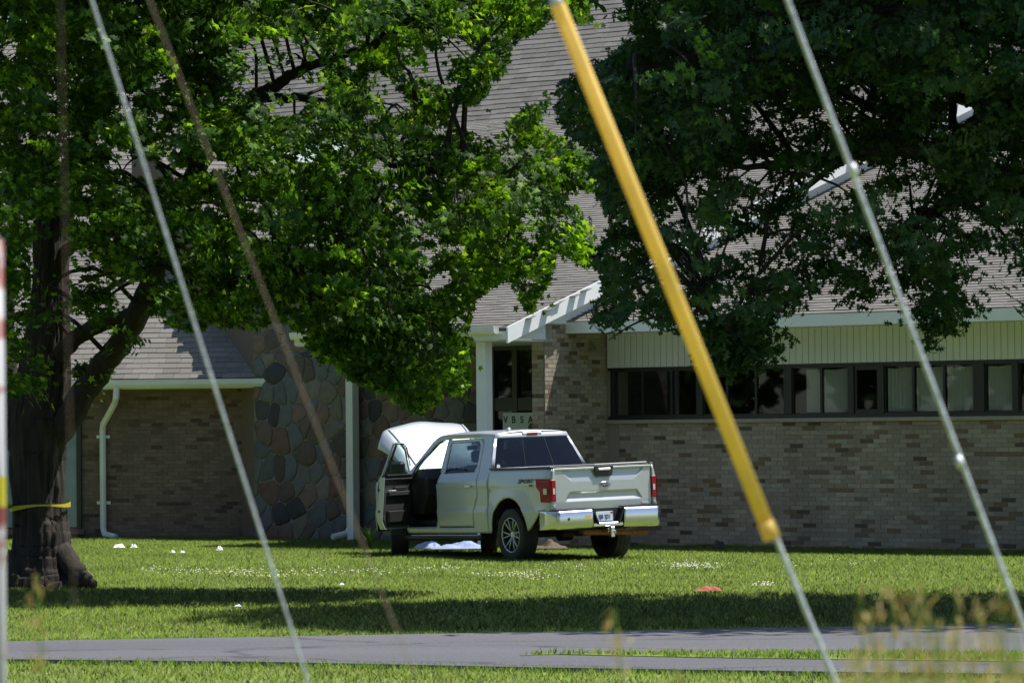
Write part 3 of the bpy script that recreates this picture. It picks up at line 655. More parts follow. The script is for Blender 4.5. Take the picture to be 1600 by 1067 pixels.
cab_out = [(.668, .40), (.668, 1.37), (.70, 1.42), (.87, 1.84), (.91, 1.93), (1.3, 1.945), (2.2, 1.95), (2.55, 1.935), (2.80, 1.86), (3.34, 1.345), (3.5, 1.31), (4.45, 1.22), (4.62, 1.12), (4.68, .95), (4.66, .70), (4.62, .52), (4.40, .47)] \
    + arch(FX, .545, .43)[::-1] + [(3.18, .40)]
fd_out = [(3.16, .50), (3.20, .60), (3.21, 1.28), (2.75, 1.765), (2.58, 1.855), (2.33, 1.89), (2.27, 1.34), (2.25, .62), (2.32, .50)]
rd_out = [(2.235, .49), (2.245, 1.34), (2.30, 1.885), (1.26, 1.89), (1.15, 1.80), (1.04, 1.36), (.99, 1.25), (.985, .98), (1.06, .86), (1.12, .70), (1.13, .49)]
rd_in = [(2.225, .502), (2.235, 1.34), (2.288, 1.873), (1.27, 1.878), (1.162, 1.79), (1.052, 1.355), (1.003, 1.24), (.998, .985), (1.072, .865), (1.132, .70), (1.142, .502)]
rwin = [(2.13, 1.355), (2.20, 1.82), (1.32, 1.835), (1.245, 1.77), (1.15, 1.46), (1.20, 1.37)]
fwin = [(3.14, 1.36), (2.76, 1.75), (2.62, 1.83), (2.40, 1.84), (2.35, 1.36)]
def arcband(xc, side):
    mb = MB(); P = arch(xc, .545, .43, 24); V = []
    for x, z in P:
        y = side * (ytruck(x, z) - .005); V += [(x, y, z), (xc + (x - xc) * .985, side * .60, .40 + (z - .40) * .985)]
    mb.add(V, [((2 * i, 2 * i + 1, 2 * i + 3, 2 * i + 2)) for i in range(len(P) - 1)]); return mb
for side in (1, -1):
    sheetpanel('bed_side', bed_out, [], side); sheetpanel('cab_side', cab_out, [fd_out, rd_out], side)
    rdoor = sheetpanel('rear_door', rd_in, [rwin], side)
    mb = panel(rwin, [], side, dy=-.012); tp('door_window', mb, M['tint'], rdoor, True)
    mb = MB(); yy = side * (ytruck(1.22, 1.13) + .022); mb.box((1.14, yy - .012, 1.115), (1.32, yy + .012, 1.15), .006); tp('door_handle', mb, M['chrome'], rdoor)
    mb = MB(); mb.tube([(x, side * (ytruck(x, z) + .004), z) for x, z in [rwin[-1], rwin[0]]], .009, 5); tp('window_trim', mb, M['plastic'], rdoor)
    for xc in (0, FX): tp('wheel_arch_liner', arcband(xc, side), M['plastic'], truck, True)
mb = MB(); mb.tube(smooth_path([(x, ytruck(x, z) - .035, z) for x, z in fd_out[1:-2]], 3), .026, 6); tp('door_seal', mb, M['plastic'], truck, True)
fd = sheetpanel('front_door', [(x, z) for x, z in fd_out], [fwin], -1)
tp('door_window', panel(fwin, [], -1, dy=-.012), M['tint'], fd, True)
# fuel door and decal
mb = MB(); mb.surf(lambda a, b: (.58 + a, ytruck(.58 + a, 1.0 + b) + .003, 1.04 + b), np.linspace(-.0, .02, 2), np.linspace(0, .03, 2)); tp('lock_dot', mb, M['decal'])
def lateral(x, z, off=.006): # text frame on the left side, reading towards the rear (-x to the right)
    return Matrix(((-1, 0, 0, x), (0, 0, 1, ytruck(x, z) + off), (0, 1, 0, z), (0, 0, 0, 1)))
text('sport_decal', 'SPORT', .088, M['decal'], truck, lateral(-.50, 1.19, .014) @ Matrix.Diagonal((1.75, 1, 1, 1)), shear=.4, bold=.002)
text('four_by_four_decal', '4x4', .045, M['decal'], truck, lateral(-.66, 1.125, .012) @ Matrix.Diagonal((1.5, 1, 1, 1)), shear=.3, bold=.001)
# roof, pillars, glass
def zroof(x, y):
    e = 1 - (abs(y) / .665) ** 2.6; return lerp(1.93, 1.952, (x - .9) / .5) - (max(0, x - 2.45) / .35) ** 2 * .085 + .045 * e
mb = MB(); mb.surf(lambda a, b: (a + .05 * (1 - (b / .665) ** 2) * (1 if a > 2.5 else (-.6 if a < 1.0 else 0)), b, zroof(a, b)), np.linspace(.895, 2.80, 24), np.linspace(-.662, .662, 19)); o = tp('roof', mb, M['paint'], smooth=True)
m = o.modifiers.new('t', 'SOLIDIFY'); m.thickness = .03; m.offset = -1
def rear_pt(a, z):   # a in -1..1 across the cab back
    t = (z - 1.37) / .55; return (.675 + .225 * t - .03 * (1 - a * a), a * (.885 - .225 * t), z)
mb = MB()
for a0, a1, z0, z1 in ((-1, 1, 1.865, 1.935), (-1, -.935, 1.40, 1.865), (.935, 1, 1.40, 1.865), (-1, 1, 1.33, 1.40)):
    mb.surf(lambda a, z: rear_pt(a, z), np.linspace(a0, a1, 12), np.linspace(z0, z1, 4))
o = tp('cab_rear_frame', mb, M['paint'], smooth=True); m = o.modifiers.new('t', 'SOLIDIFY'); m.thickness = .02; m.offset = 0
rg = empty('rear_glass'); rg.parent = truck
for a0, a1 in ((-.93, -.30), (-.29, .29), (.30, .93)):
    mb = MB(); mb.surf(lambda a, z: rear_pt(a, z), np.linspace(a0, a1, 8), np.linspace(1.405, 1.862, 5)); tp('glass_pane', mb, M['tint'], rg, True)
for a in (-.295, .295):
    mb = MB(); mb.tube([rear_pt(a, 1.405), rear_pt(a, 1.862)], .008, 5); tp('glass_seal', mb, M['plastic'], rg)
mb = MB(); mb.lathe([(-.002, .001), (-.002, .032), (.002, .032)], (0, 0, 0), 14, 'x', closed=False)
o = tp('window_sticker', mb, M['paper'], rg); o.location = (.685, .74, 1.43)
mb = MB(); mb.surf(lambda a, b: (lerp(3.32, 2.80, b) + .10 * (1 - a * a) * (1 - b * .4), a * lerp(.86, .64, b), lerp(1.345, 1.875, b)), np.linspace(-1, 1, 12), np.linspace(0, 1, 6)); tp('windshield', mb, M['clear'], smooth=True)
bl = MB(); bl.box((.85, -.18, 1.895), (.95, .18, 1.95), .012); o = tp('brake_light_housing', bl, M['paint'])
bl = MB(); bl.box((.838, -.095, 1.905), (.856, .095, 1.942), .004); tp('third_brake_light', bl, M['red'])
mb = MB(); mb.tube([(1.1, .30, 1.97), (1.1, .30, 2.0), (1.04, .30, 2.015)], .022, 6); tp('roof_antenna', mb, M['white'])
# bed: rails, tonneau, walls
for side in (1, -1):
    mb = MB(); mb.box((-1.17, side * .86, 1.376), (.65, side * .935, 1.405), .008); tp('bed_rail_cap', mb, M['plastic'])
mb = MB(); mb.box((-1.15, -.86, 1.36), (.63, .86, 1.392), .004); tp('tonneau_cover', mb, M['plastic'])
mb = MB(); mb.tube([(-.3, .8, 1.405), (-1.12, .1, 1.41), (-1.12, -.84, 1.415)], .010, 5); tp('cover_strap', mb, M['lens'])
# tailgate with pressed relief
def tgx(y, z):
    x = -1.185 - .012 * (1 - (y / .87) ** 2); ay = abs(y)
    def ramp_(v, a, b): return max(0, min(1, (v - a) / (b - a)))
    if z > 1.335: x -= .016 * ramp_(z, 1.335, 1.345)
    w1 = .74 - (1.335 - z) * 1.0                                       # upper recess narrowing downwards
    if 1.16 < z < 1.335 and ay < w1:
        x += .034 * (1 - (1.335 - z) / .175) * ramp_(w1 - ay, 0, .02)
    w2 = .60 + (1.01 - z) * .68
    if .86 < z < 1.01 and ay < w2:
        x += .030 * ramp_(1.01 - z, 0, .035) * ramp_(z, .86, .92) * ramp_(w2 - ay, 0, .018)
    if z > .86 and z <= 1.01 and ay >= w2: pass
    if z < .86: x += .010 * ramp_(.86 - z, 0, .15)
    return x
tg = MB(); tg.surf(lambda y, z: (tgx(y, z), y, z), np.linspace(-.868, .868, 150), np.linspace(.70, 1.372, 96))
tail = tp('tailgate', tg, M['paint'], smooth=True); m = tail.modifiers.new('t', 'SOLIDIFY'); m.thickness = .03
tail.modifiers['t'].offset = 1
mb = MB(); mb.box((-1.205, -.865, 1.232), (-1.186, .865, 1.236)); 
mb = MB(); mb.prism([(-1.226, .17, 1.378), (-1.226, -.17, 1.378), (-1.226, -.145, 1.25), (-1.226, -.12, 1.225), (-1.226, .12, 1.225), (-1.226, .145, 1.25)], (.03, 0, 0)); hb = tp('tailgate_handle', mb, M['plastic'], tail)
mb = MB(); mb.box((-1.246, -.11, 1.315), (-1.222, .11, 1.352), .008); tp('handle_bar', mb, M['chrome'], hb)
em = MB(); em.lathe([(-.004, .001), (-.010, .085), (-.004, .10), (.006, .102)], (0, 0, 0), 30, 'x', closed=False); o = tp('emblem', em, M['chrome'], tail); o.location = (-1.200, -.02, 1.105); o.scale = (1, 1.02, .44)
em = MB(); em.lathe([(-.014, .001), (-.013, .080), (-.008, .088)], (0, 0, 0), 30, 'x', closed=False); o = tp('emblem_face', em, M['blue'], tail); o.location = (-1.2, -.02, 1.105); o.scale = (1, 1.02, .44)
def rearM(y, z, x=-1.2): return Matrix(((0, 0, -1, x), (-1, 0, 0, y), (0, 1, 0, z), (0, 0, 0, 1)))
text('emblem_script', 'Ford', .062, M['chrome'], tail, rearM(-.02, 1.105, -1.216) @ Matrix.Diagonal((1.15, .9, 1, 1)), shear=.4, ext=.001)
mb = MB(); mb.box((-1.206, -.80, .795), (-1.19, -.68, .812)); tp('chrome_badge', mb, M['chrome'], tail)
mb = MB(); mb.box((-1.15, -.9, .60), (-1.10, .9, 1.36)); tp('tailgate_inner', mb, M['plastic'])
# corner posts of the bed beside the tailgate + tail lights
for side in (1, -1):
    mb = MB(); mb.surf(lambda a, z: (-1.19 - .004 * math.sin(a * 3), side * lerp(.873, ytruck(-1.19, z), a), z), np.linspace(0, 1, 3), np.linspace(.74, 1.374, 10))
    o = tp('bed_corner', mb, M['paint'], smooth=True); m = o.modifiers.new('t', 'SOLIDIFY'); m.thickness = .02; m.offset = 0
    t_ = [(-.845, 1.215), (-1.20, 1.205), (-1.205, .875), (-.985, .880), (-.965, 1.03), (-.87, 1.10)]
    tl = empty('tail_light'); tl.parent = truck
    mb = MB(); P = [(x, side * (ytruck(x, z) - .03), z) for x, z in t_]; mb.prism(P, (0, side * .060, 0)); mb._fix(len(P) + 2, (-1.05, side * .95, 1.04)); o = tp('red_lens', mb, M['red'], tl); bevel(o, .012, 2)
    mb = MB(); mb.box((-1.215, side * .862, .875), (-1.19, side * .945, 1.205), .01); tp('red_lens', mb, M['red'], tl)
    yo = side * (ytruck(-1.1, 1.04) + .030)
    mb = MB(); mb.box((-1.145, yo - .004, .985), (-1.045, yo + .008, 1.075), .004); tp('reverse_lens', mb, M['lens'], tl)
    mb = MB(); mb.box((-1.219, side * .885, .985), (-1.214, side * .92, 1.075)); tp('reverse_lens', mb, M['lens'], tl)
    mb = MB()
    for a, b in (((-.885, 1.185), (-1.16, 1.18)), ((-.885, 1.185), (-.92, 1.10)), ((-.92, 1.10), (-1.0, 1.08)), ((-1.16, .905), (-1.01, .91)), ((-1.01, .91), (-.995, 1.0)), ((-1.16, 1.18), (-1.165, .905)), ((-.995, 1.0), (-1.15, .995))):
        mb.tube([(a[0], side * (ytruck(*a) + .031), a[1]), (b[0], side * (ytruck(*b) + .031), b[1])], .0032, 4)
    tp('lens_line', mb, M['redline'], tl)
# rear bumper
bp = empty('rear_bumper'); bp.parent = truck
def bsec(y0, y1, ztop, zbot, name, mat, n=14):
    prof = [(-.02, ztop), (-.085, ztop - .01), (-.105, ztop - .045), (-.095, (ztop + zbot) / 2), (-.10, zbot + .07), (-.075, zbot + .01), (-.02, zbot)]
    def fn(y, k):
        a, z = prof[k]; r = abs(y) / 1.0; back = .36 * max(0, (r - .90) / .1) ** 2 if r > .90 else 0
        zz = z if a > -.05 or True else z; return (-1.22 + a * (1 - .35 * max(0, (r - .9) / .1)) + back, y, zz + .010 * (1 - r) - (.0))
    mb = MB(); mb.surf(lambda y, k: fn(y, int(k)), np.concatenate([np.linspace(y0, y1, n)]), range(len(prof))); o = tp(name, mb, mat, bp, True)
    m = o.modifiers.new('t', 'SOLIDIFY'); m.thickness = .012; return o
for s in (1, -1):
    bsec(s * .27, s * 1.0, .735, .44, 'bumper_end', M['chrome'], 22)
    mb = MB(); mb.surf(lambda y, a: (-1.205 - .10 * a + (.36 * max(0, (abs(y) - .9) / .1) ** 2), y, .752 - .004 * a), np.linspace(s * .25, s * .985, 14), (0, 1)); o = tp('step_pad', mb, M['plastic'], bp); m = o.modifiers.new('t', 'SOLIDIFY'); m.thickness = .015
    mb = MB(); mb.prism([(-1.325, s * .27, .735), (-1.325, s * .17, .50), (-1.20, s * .17, .50), (-1.20, s * .27, .735)], (0, s * .02, 0)); tp('bumper_cheek', mb, M['plastic'], bp)
mb = MB(); mb.box((-1.30, -.30, .465), (-1.18, .30, .525), .012); tp('bumper_center', mb, M['chrome'], bp)
mb = MB(); mb.box((-1.21, -.28, .52), (-1.16, .28, .74)); tp('plate_recess', mb, M['plastic'], bp)
mb = MB(); mb.lathe([(-.004, .001), (-.004, .022), (.0, .024)], (0, 0, 0), 12, 'x', closed=False); o = tp('parking_sensor', mb, M['decal'], bp); o.location = (-1.318, .72, .60)
o = link('parking_sensor', o.data, bp, world=False); o.location = (-1.318, -.72, .60)
mb = MB(); mb.box((-1.322, .33, .60), (-1.316, .42, .65)); tp('yellow_sticker', mb, M['yellow'], bp)
pl = MB(); pl.box((-1.232, -.125, .53), (-1.222, .18, .69), .002); pl = tp('license_plate', pl, M['plate'])
text('plate_number', 'EJB 2J21', .078, M['plateblue'], pl, rearM(.028, .607, -1.235) @ Matrix.Diagonal((.82, 1.1, 1, 1)), bold=.002, ext=.001)
mb = MB(); mb.box((-1.2345, -.12, .534), (-1.2325, .175, .548)); tp('plate_band', mb, M['plateblue'], pl); mb = MB(); mb.box((-1.2345, -.12, .66), (-1.2325, -.085, .685)); tp('plate_tab', mb, M['red'], pl)
# hitch, tube, underbody
mb = MB(); mb.box((-1.36, -.05, .375), (-1.05, .05, .44), .008); mb.box((-1.42, -.035, .30), (-1.34, .035, .46), .01); hi = tp('trailer_hitch', mb, M['chrome'])
mb = MB(); mb.lathe([(-.03, .001), (-.03, .022), (.0, .024), (.02, .015), (.028, .001)], (-1.42, -.03, .38), 10, 'z', closed=False); tp('hitch_pin', mb, M['chrome'], hi)
mb = MB(); mb.tube([(-1.12, .35, .385), (-1.12, -.80, .345)], .045, 8); tp('cross_tube', mb, M['rust'])
mb = MB(); mb.box((-1.05, -.55, .42), (4.3, .55, .56)); mb.box((-1.1, -.92, .52), (.62, .92, .60)); mb.box((.7, -.90, .45), (3.2, .90, .50)); mb.box((3.9, -.7, .36), (4.55, .7, .52)); tp('underbody', mb, M['plastic'])
mb = MB(); mb.tube([(0, -.8, .36), (0, .8, .36)], .05, 8); mb.lathe([(-.16, .03), (-.1, .12), (.1, .12), (.16, .03)], (0, 0, .36), 12, 'y', closed=False); tp('rear_axle', mb, M['plastic'])
mb = MB(); mb.lathe([(-.45, .001), (-.45, .10), (.35, .10), (.35, .001)], (0.0, 0, 0), 12, 'y', closed=False); o = tp('muffler', mb, M['plastic']); o.location = (-.75, -.1, .42)
for side in (1, -1):
    mb = MB(); mb.tube([(.92, side * .93, .335), (1.05, side * .97, .325), (3.0, side * .97, .325), (3.45, side * .95, .33)], .045, 8); rb = tp('running_board', mb, M['plastic'])
    mb = MB(); mb.box((1.0, side * .955, .362), (3.1, side * .985, .374)); tp('step_strip', mb, M['lens'], rb)
# wheels
def wheel(x, y, steer=0., toe=0.):
    inv = TMW.inverted(); base = TMW @ Vector((x, y, .4)); hub_world = Vector((base.x, base.y, GZ - .005 + .405)); loc = inv @ hub_world
    wh = empty('wheel', (loc.x, y, loc.z), (toe, 0, steer + (0 if y > 0 else math.pi))); wh.parent = truck; wh.matrix_parent_inverse = Matrix.Identity(4)
    mb = MB(); pr = [(.135, .275), (.139, .30), (.140, .345), (.132, .385), (.115, .402), (.06, .407), (.0, .408), (-.06, .407), (-.115, .402), (-.132, .385), (-.14, .345), (-.135, .275), (-.10, .262), (.10, .262)]
    mb.lathe(pr, n=48); ty = mb.obj('tyre', M['rubber'], wh, True, world=False)
    mb = MB()
    for k in range(60):     # tread blocks
        th = 2 * math.pi * k / 60
        for a in (-.10, -.035, .035, .10):
            t2 = th + (.05 if abs(a) > .05 else 0); c, s = math.cos(t2), math.sin(t2); c2, s2 = math.cos(t2 + .07), math.sin(t2 + .07)
            r0, r1 = (.400 if abs(a) > .05 else .404), (.408 if abs(a) > .05 else .414)
            V = [(rr * cc, a + da, rr * ss) for rr in (r0, r1) for (cc, ss) in ((c, s), (c2, s2)) for da in (-.024, .024)]
            mb.add(V, [(4, 5, 7, 6), (0, 1, 5, 4), (2, 6, 7, 3), (0, 4, 6, 2), (1, 3, 7, 5)])
    mb.obj('tread', M['rubber'], wh, world=False, kind='stuff')
    mb = MB(); mb.lathe([(.120, .272), (.128, .262), (.118, .250), (.03, .238), (-.10, .240), (-.12, .27)], n=48, closed=False); mb.lathe([(.02, .001), (.02, .24)], n=32, closed=False); rim_in = mb.obj('wheel_barrel', M['plastic'], wh, True, world=False)
    mb = MB(); mb.lathe([(.126, .274), (.134, .264), (.124, .252), (.115, .255)], n=48); mb.lathe([(.104, .001), (.106, .04), (.09, .075), (.04, .085)], n=20, closed=False)
    for k in range(6):
        for d in (-.17, .17):
            t0 = 2 * math.pi * k / 6 + d * .35; t1 = 2 * math.pi * k / 6 + d * 1.25
            a = np.array([.06 * math.cos(t0), .095, .06 * math.sin(t0)]); b = np.array([.258 * math.cos(t1), .118, .258 * math.sin(t1)])
            mb.tube([a, (a + b) / 2 + np.array([0, .004, 0]), b], [.015, .011, .013], 5)
    mb.obj('rim', M['steel'], wh, True, world=False); return wh
for (x, y, st) in ((0, .845, 0), (0, -.845, 0), (FX, .84, R(-30)), (FX, -.84, R(-30))): wheel(x, y, st)
# hood, sprung up and buckled
HX, HZ = 3.38, 1.34
def hoodp(a, b):      # a 0 at the hinge .. 1 at the nose, b -1..1 across
    L = 1.22 * a; ang = R(30) + .10 * math.sin(a * 2.6); x = HX + L * math.cos(ang); z = HZ + L * math.sin(ang)
    buck = .20 * a * (1 - abs(b + .03) ** 3.2) - .02 * a
    buck += .014 * math.sin(b * 7 + 1.2) * a * a + .02 * math.sin(a * 6) * math.sin(b * 3)
    droop = -.20 * a * max(0, (abs(b) - .84) / .16) ** 1.5
    return (x - .12 * a * b * b - .03 * (1 - b) * a, b * (.80 + .10 * a), z + buck + droop)
mb = MB(); mb.surf(hoodp, np.linspace(0, 1, 22), np.linspace(-1, 1, 40)); o = tp('hood', mb, M['paint'], smooth=True, label='buckled silver hood standing open'); m = o.modifiers.new('t', 'SOLIDIFY'); m.thickness = .03; m.offset = -1; hood = o
for b in (-.78, .74):
    mb = MB(); mb.tube([np.array(hoodp(a, b)) + np.array([-.004, 0, .012]) for a in np.linspace(.05, .97, 8)], .016, 5); tp('hood_crease', mb, M['lens'], hood, True)
mb = MB(); mb.box((3.36, -.84, .62), (4.5, .84, 1.05), .03); tp('engine_bay', mb, M['plastic']); mb = MB(); mb.box((4.45, -.80, .60), (4.66, .80, 1.18), .05); tp('grille', mb, M['plastic'])
mb = MB(); mb.box((4.50, -.74, .46), (4.72, .74, .68), .04); tp('front_bumper', mb, M['chrome'])
for s in (1, -1):
    mb = MB(); mb.box((4.45, s * .56, .92), (4.62, s * .80, 1.14), .03); tp('headlight', mb, M['lens'])
# interior
mb = MB(); mb.box((.72, -.86, .52), (3.35, .86, .60)); mb.box((.70, -.86, .5), (.76, .86, 1.36)); mb.box((3.30, -.86, .55), (3.36, .86, 1.30)); tp('cab_floor', mb, M['dark'])
mb = MB(); mb.prism([(2.80, .84, 1.0), (2.80, .84, 1.26), (2.92, .84, 1.43), (3.20, .84, 1.40), (3.30, .84, 1.34), (3.30, .84, .7), (3.0, .84, .7)], (0, -1.68, 0)); o = tp('dashboard', mb, M['trim']); bevel(o, .02, 2)
mb = MB(); mb.lathe([(-.012, .18), (0, .192), (.012, .18), (0, .168)], n=28, ax='x'); mb.tube([(0, -.17, 0), (0, .17, 0)], .02, 6); mb.tube([(0, 0, 0), (0, 0, -.17)], .02, 6); mb.tube([(0, 0, 0), (.3, 0, -.08)], .03, 6)
o = tp('steering_wheel', mb, M['trim'], smooth=True); o.location = (2.70, .42, 1.20); o.rotation_euler = (0, R(-24), 0)
def seat(x, y, wd=.5):
    s = empty('seat', (x, y, .6)); s.parent = truck; s.matrix_parent_inverse = Matrix.Identity(4)
    mb = MB(); mb.box((-.05, -wd / 2, .10), (.48, wd / 2, .26), .05); mb.obj('seat_cushion', M['fabric'], s, world=False)
    mb = MB(); P = [(-.02, .22), (.10, .22), (-.03, .86), (-.13, .86)]; mb.prism([(a, -wd / 2 + .02, b) for a, b in P], (0, wd - .04, 0)); bevel(mb.obj('seat_back', M['fabric'], s, world=False), .04, 2)
    mb = MB(); mb.box((-.17, -.13, .90), (-.07, .13, 1.09), .035); mb.obj('headrest', M['fabric'], s, world=False)
seat(1.95, .42); seat(1.95, -.42); seat(1.0, .42, .66); seat(1.0, -.42, .66)
mb = MB(); mb.box((2.72, -.10, 1.70), (2.745, .10, 1.77), .01); tp('rear_view_mirror', mb, M['plastic'])
# open driver's door, hinge at the front edge
PHI = R(60); hx, hy = 3.22, .955
door = empty('open_door', (hx, hy, 0), (0, 0, -PHI)); door.parent = truck; door.matrix_parent_inverse = Matrix.Identity(4); 
def dy_(x, z): return ytruck(x, z) - hy
def dpanel(outer, holes, dy, mat, name, th=.015, parent=door):
    mb = panel(outer, holes, 1, dy=dy); mb.v = [(x - hx, y - hy, z) for x, y, z in mb.v]; o = mb.obj(name, mat, parent, True, world=False); m = o.modifiers.new('t', 'SOLIDIFY'); m.thickness = th; m.offset = -1; return o
dsk = [(3.19, .49), (3.235, .60), (3.245, 1.30), (2.77, 1.79), (2.60, 1.862), (2.35, 1.875), (2.285, 1.34), (2.265, .62), (2.33, .49)]
dpanel(dsk, [fwin], 0, M['paint'], 'door_skin')
low = [(3.17, .53), (3.20, .62), (3.20, 1.30), (2.33, 1.30), (2.305, .66), (2.36, .53)]
inner = dpanel(low, [], -.075, M['trim'], 'door_inner_panel', .02)
ring = dpanel([(3.21, 1.28), (2.76, 1.775), (2.60, 1.85), (2.365, 1.86), (2.30, 1.28)], [fwin], -.045, M['plastic'], 'window_frame', .02)
mb = panel(fwin, [], 1, dy=-.02); mb.v = [(x - hx, y - hy, z) for x, y, z in mb.v]; mb.obj('door_window', M['clear'], door, True, world=False)
# shut face: painted jamb along the outer edge
mb = MB(); P = [(2.275, 1.32), (2.262, .62), (2.33, .497), (3.17, .497)]
for i in range(3):
    a, b = P[i], P[i + 1]; V = []
    for (x, z) in (a, b):
        for d in (-.004, -.095): V.append((x - hx, ytruck(x, z) - hy + d, z))
    mb.add(V, [(0, 1, 3, 2)])
o = mb.obj('door_jamb', M['paint'], door, world=False); m = o.modifiers.new('t', 'SOLIDIFY'); m.thickness = .012; m.offset = 0
y0 = ytruck(2.7, 1.0) - hy - .095
for nm, a, b, mt in (('arm_rest', (2.42, 1.02), (3.05, 1.09), 'trim'), ('pull_handle', (2.62, 1.10), (2.98, 1.16), 'plastic'), ('map_pocket', (2.40, .60), (3.02, .78), 'plastic'), ('switch_plate', (2.48, 1.09), (2.62, 1.11), 'lens'), ('door_lever', (2.98, 1.02), (3.08, 1.05), 'chrome')):
    mb = MB(); mb.box((a[0] - hx, y0 + .01, a[1]), (b[0] - hx, y0 - (.06 if mt != 'lens' else .065), b[1]), .008); mb.obj(nm, M[mt], inner, world=False)
mb = MB(); mb.lathe([(-.03, .001), (-.03, .07), (0, .08), (.0, .001)], (2.95 - hx, y0, .72), 16, 'y', closed=False); mb.obj('speaker_grille', M['decal'], inner, world=False)
for z in (1.12, .78): 
    mb = MB(); mb.box((2.262 - hx - .006, ytruck(2.26, z) - hy - .065, z - .02), (2.275 - hx, ytruck(2.26, z) - hy - .03, z + .02)); mb.obj('latch', M['decal'], door, world=False)
mb = MB(); mb.box((3.02 - hx, ytruck(3.0, 1.36) - hy + .04, 1.36), (3.14 - hx, ytruck(3.0, 1.36) - hy + .30, 1.56), .04); dm = mb.obj('door_mirror', M['plastic'], door, world=False)
mb = MB(); mb.box((3.05, -.92, 1.36), (3.17, -1.2, 1.56), .04); tp('door_mirror', mb, M['paint'])

# ------------------------------------------------------------------ trees
def leaf_template(kind):
    if kind == 'maple':
        pts = [(0, -.30), (.36, -.38), (.26, -.08), (.54, .14), (.17, .18), (0, .58), (-.17, .18), (-.54, .14), (-.26, -.08), (-.36, -.38)]
    else:
        pts = [(0, -.5), (.08, -.26), (.36, -.30), (.11, -.06), (.46, .12), (.10, .16), (.22, .46), (0, .62), (-.22, .46), (-.10, .16), (-.46, .12), (-.11, -.06), (-.36, -.30), (-.08, -.26)]
    n = len(pts); V = [(x, y, -.10 * (x * x + .4 * y * y) * 2.2) for x, y in pts] + [(0, 0, .02)]
    # fewer triangles: inner ring vertices are the odd notches
    return np.array(V), np.array([(i, (i + 1) % n, n) for i in range(n)])
def rot_frames(N, tip):     # normals, tip directions -> 3x3
    N = N / np.linalg.norm(N, axis=1, keepdims=True); X = np.cross(tip, N); X /= np.linalg.norm(X, axis=1, keepdims=True) + 1e-9; Y = np.cross(N, X)
    return np.stack([X, Y, N], -1)
def build_leaves(P, size, kind, mat, parent, nobj, up=.8, droop=.9, bias=None, cl=None):
    n = len(P); N = rng.normal(0, .42, (n, 3)); N[:, 2] = np.abs(N[:, 2]) * .6 + up * rng.uniform(.3, 1.1, n)
    if cl is not None:
        cn = rng.normal(0, .75, (int(cl.max()) + 1, 3)); cn[:, 2] *= .6; N += cn[cl]
    if bias is not None: N += bias
    tip = rng.normal(0, 1, (n, 3)); tip[:, 2] = -np.abs(tip[:, 2]) * droop; Rm = rot_frames(N, tip)
    T, Fc = leaf_template(kind); order = np.argsort(P[:, 1]); q = proj(P[order]); vis = (q[:, 0] > 0) & (q[:, 0] < 1600) & (q[:, 1] > 0)
    order = np.concatenate([order[vis], order[~vis]])
    if nobj:
        me = npmesh('leaf', T, Fc, mat)
        for i in order[:nobj]:
            o = link('leaf', me, parent); o.matrix_parent_inverse = BASE[parent.name].inverted()
            o.matrix_basis = Matrix.Translation(P[i]) @ (Matrix(Rm[i].tolist()) * float(size[i])).to_4x4()
    rest = order[nobj:]
    V = np.einsum('nij,kj->nki', Rm[rest], T) * size[rest][:, None, None] + P[rest][:, None, :]
    Fa = (Fc[None] + (np.arange(len(rest)) * len(T))[:, None, None]).reshape(-1, 3)
    me = npmesh('foliage', V.reshape(-1, 3), Fa, mat); return link('foliage', me, parent, kind='stuff')
def crown_points(regions, Y0, Yh, nclump, per, rad, edge_round=True):
    """regions: (polygon in photo pixels, density). Clumps fill a rounded volume Yh deep either side of Y0."""
    out = []; allx = [p[0] for r in regions for p in r[0]]; ally = [p[1] for r in regions for p in r[0]]
    x0, x1, y0, y1 = min(allx), max(allx), min(ally), max(ally); C = []
    tries = 0
    while len(C) < nclump and tries < nclump * 60:
        tries += 1; px = rng.uniform(x0, x1); py = rng.uniform(y0, y1); dens = 0.; dd = 0
        for poly, d in regions:
            if inside(px, py, poly):
                dens = d
                if d > .3: dd = float(sdist(px, py, poly))
        if rng.random() > dens: continue
        th = min(1., .18 + (dd / 130.) ** .7) * Yh; C.append(at(px, py, Y0 + rng.uniform(-1, 1) * th))
    return np.array(C)
def clump_leaves(C, per, rad, flat=.55):
    n = len(C); k = rng.integers(int(per * .6), int(per * 1.4), n); idx = np.repeat(np.arange(n), k); m = len(idx)
    ax = rng.normal(0, 1, (n, 3)); ax[:, 2] = -np.abs(ax[:, 2]) * .5 - .1; ax /= np.linalg.norm(ax, axis=1, keepdims=True)
    t = rng.uniform(-1, 1, m); off = ax[idx] * t[:, None] * rad * 1.25 + rng.normal(0, rad * .36, (m, 3)) * np.array([1, 1, flat]); off[:, 2] -= (t ** 2) * rad * .2
    return C[idx] + off, idx, ax
def limb(name, pts, rads, parent, mat, Y=None, jit=.01, n=10, wob=.25, ridge=0., sub=6):
    """pts: (px,py,Y) """
    P = [np.append(at(a, b, y), r) for (a, b, y), r in zip(pts, rads)]; S = smooth_path(P, sub)
    mb = MB(); mb.tube([s[:3] + rng.normal(0, jit, 3) for s in S], [max(.006, s[3]) for s in S], n, wob=wob, ridge=ridge); return mb.obj(name, mat, parent, smooth=True), S
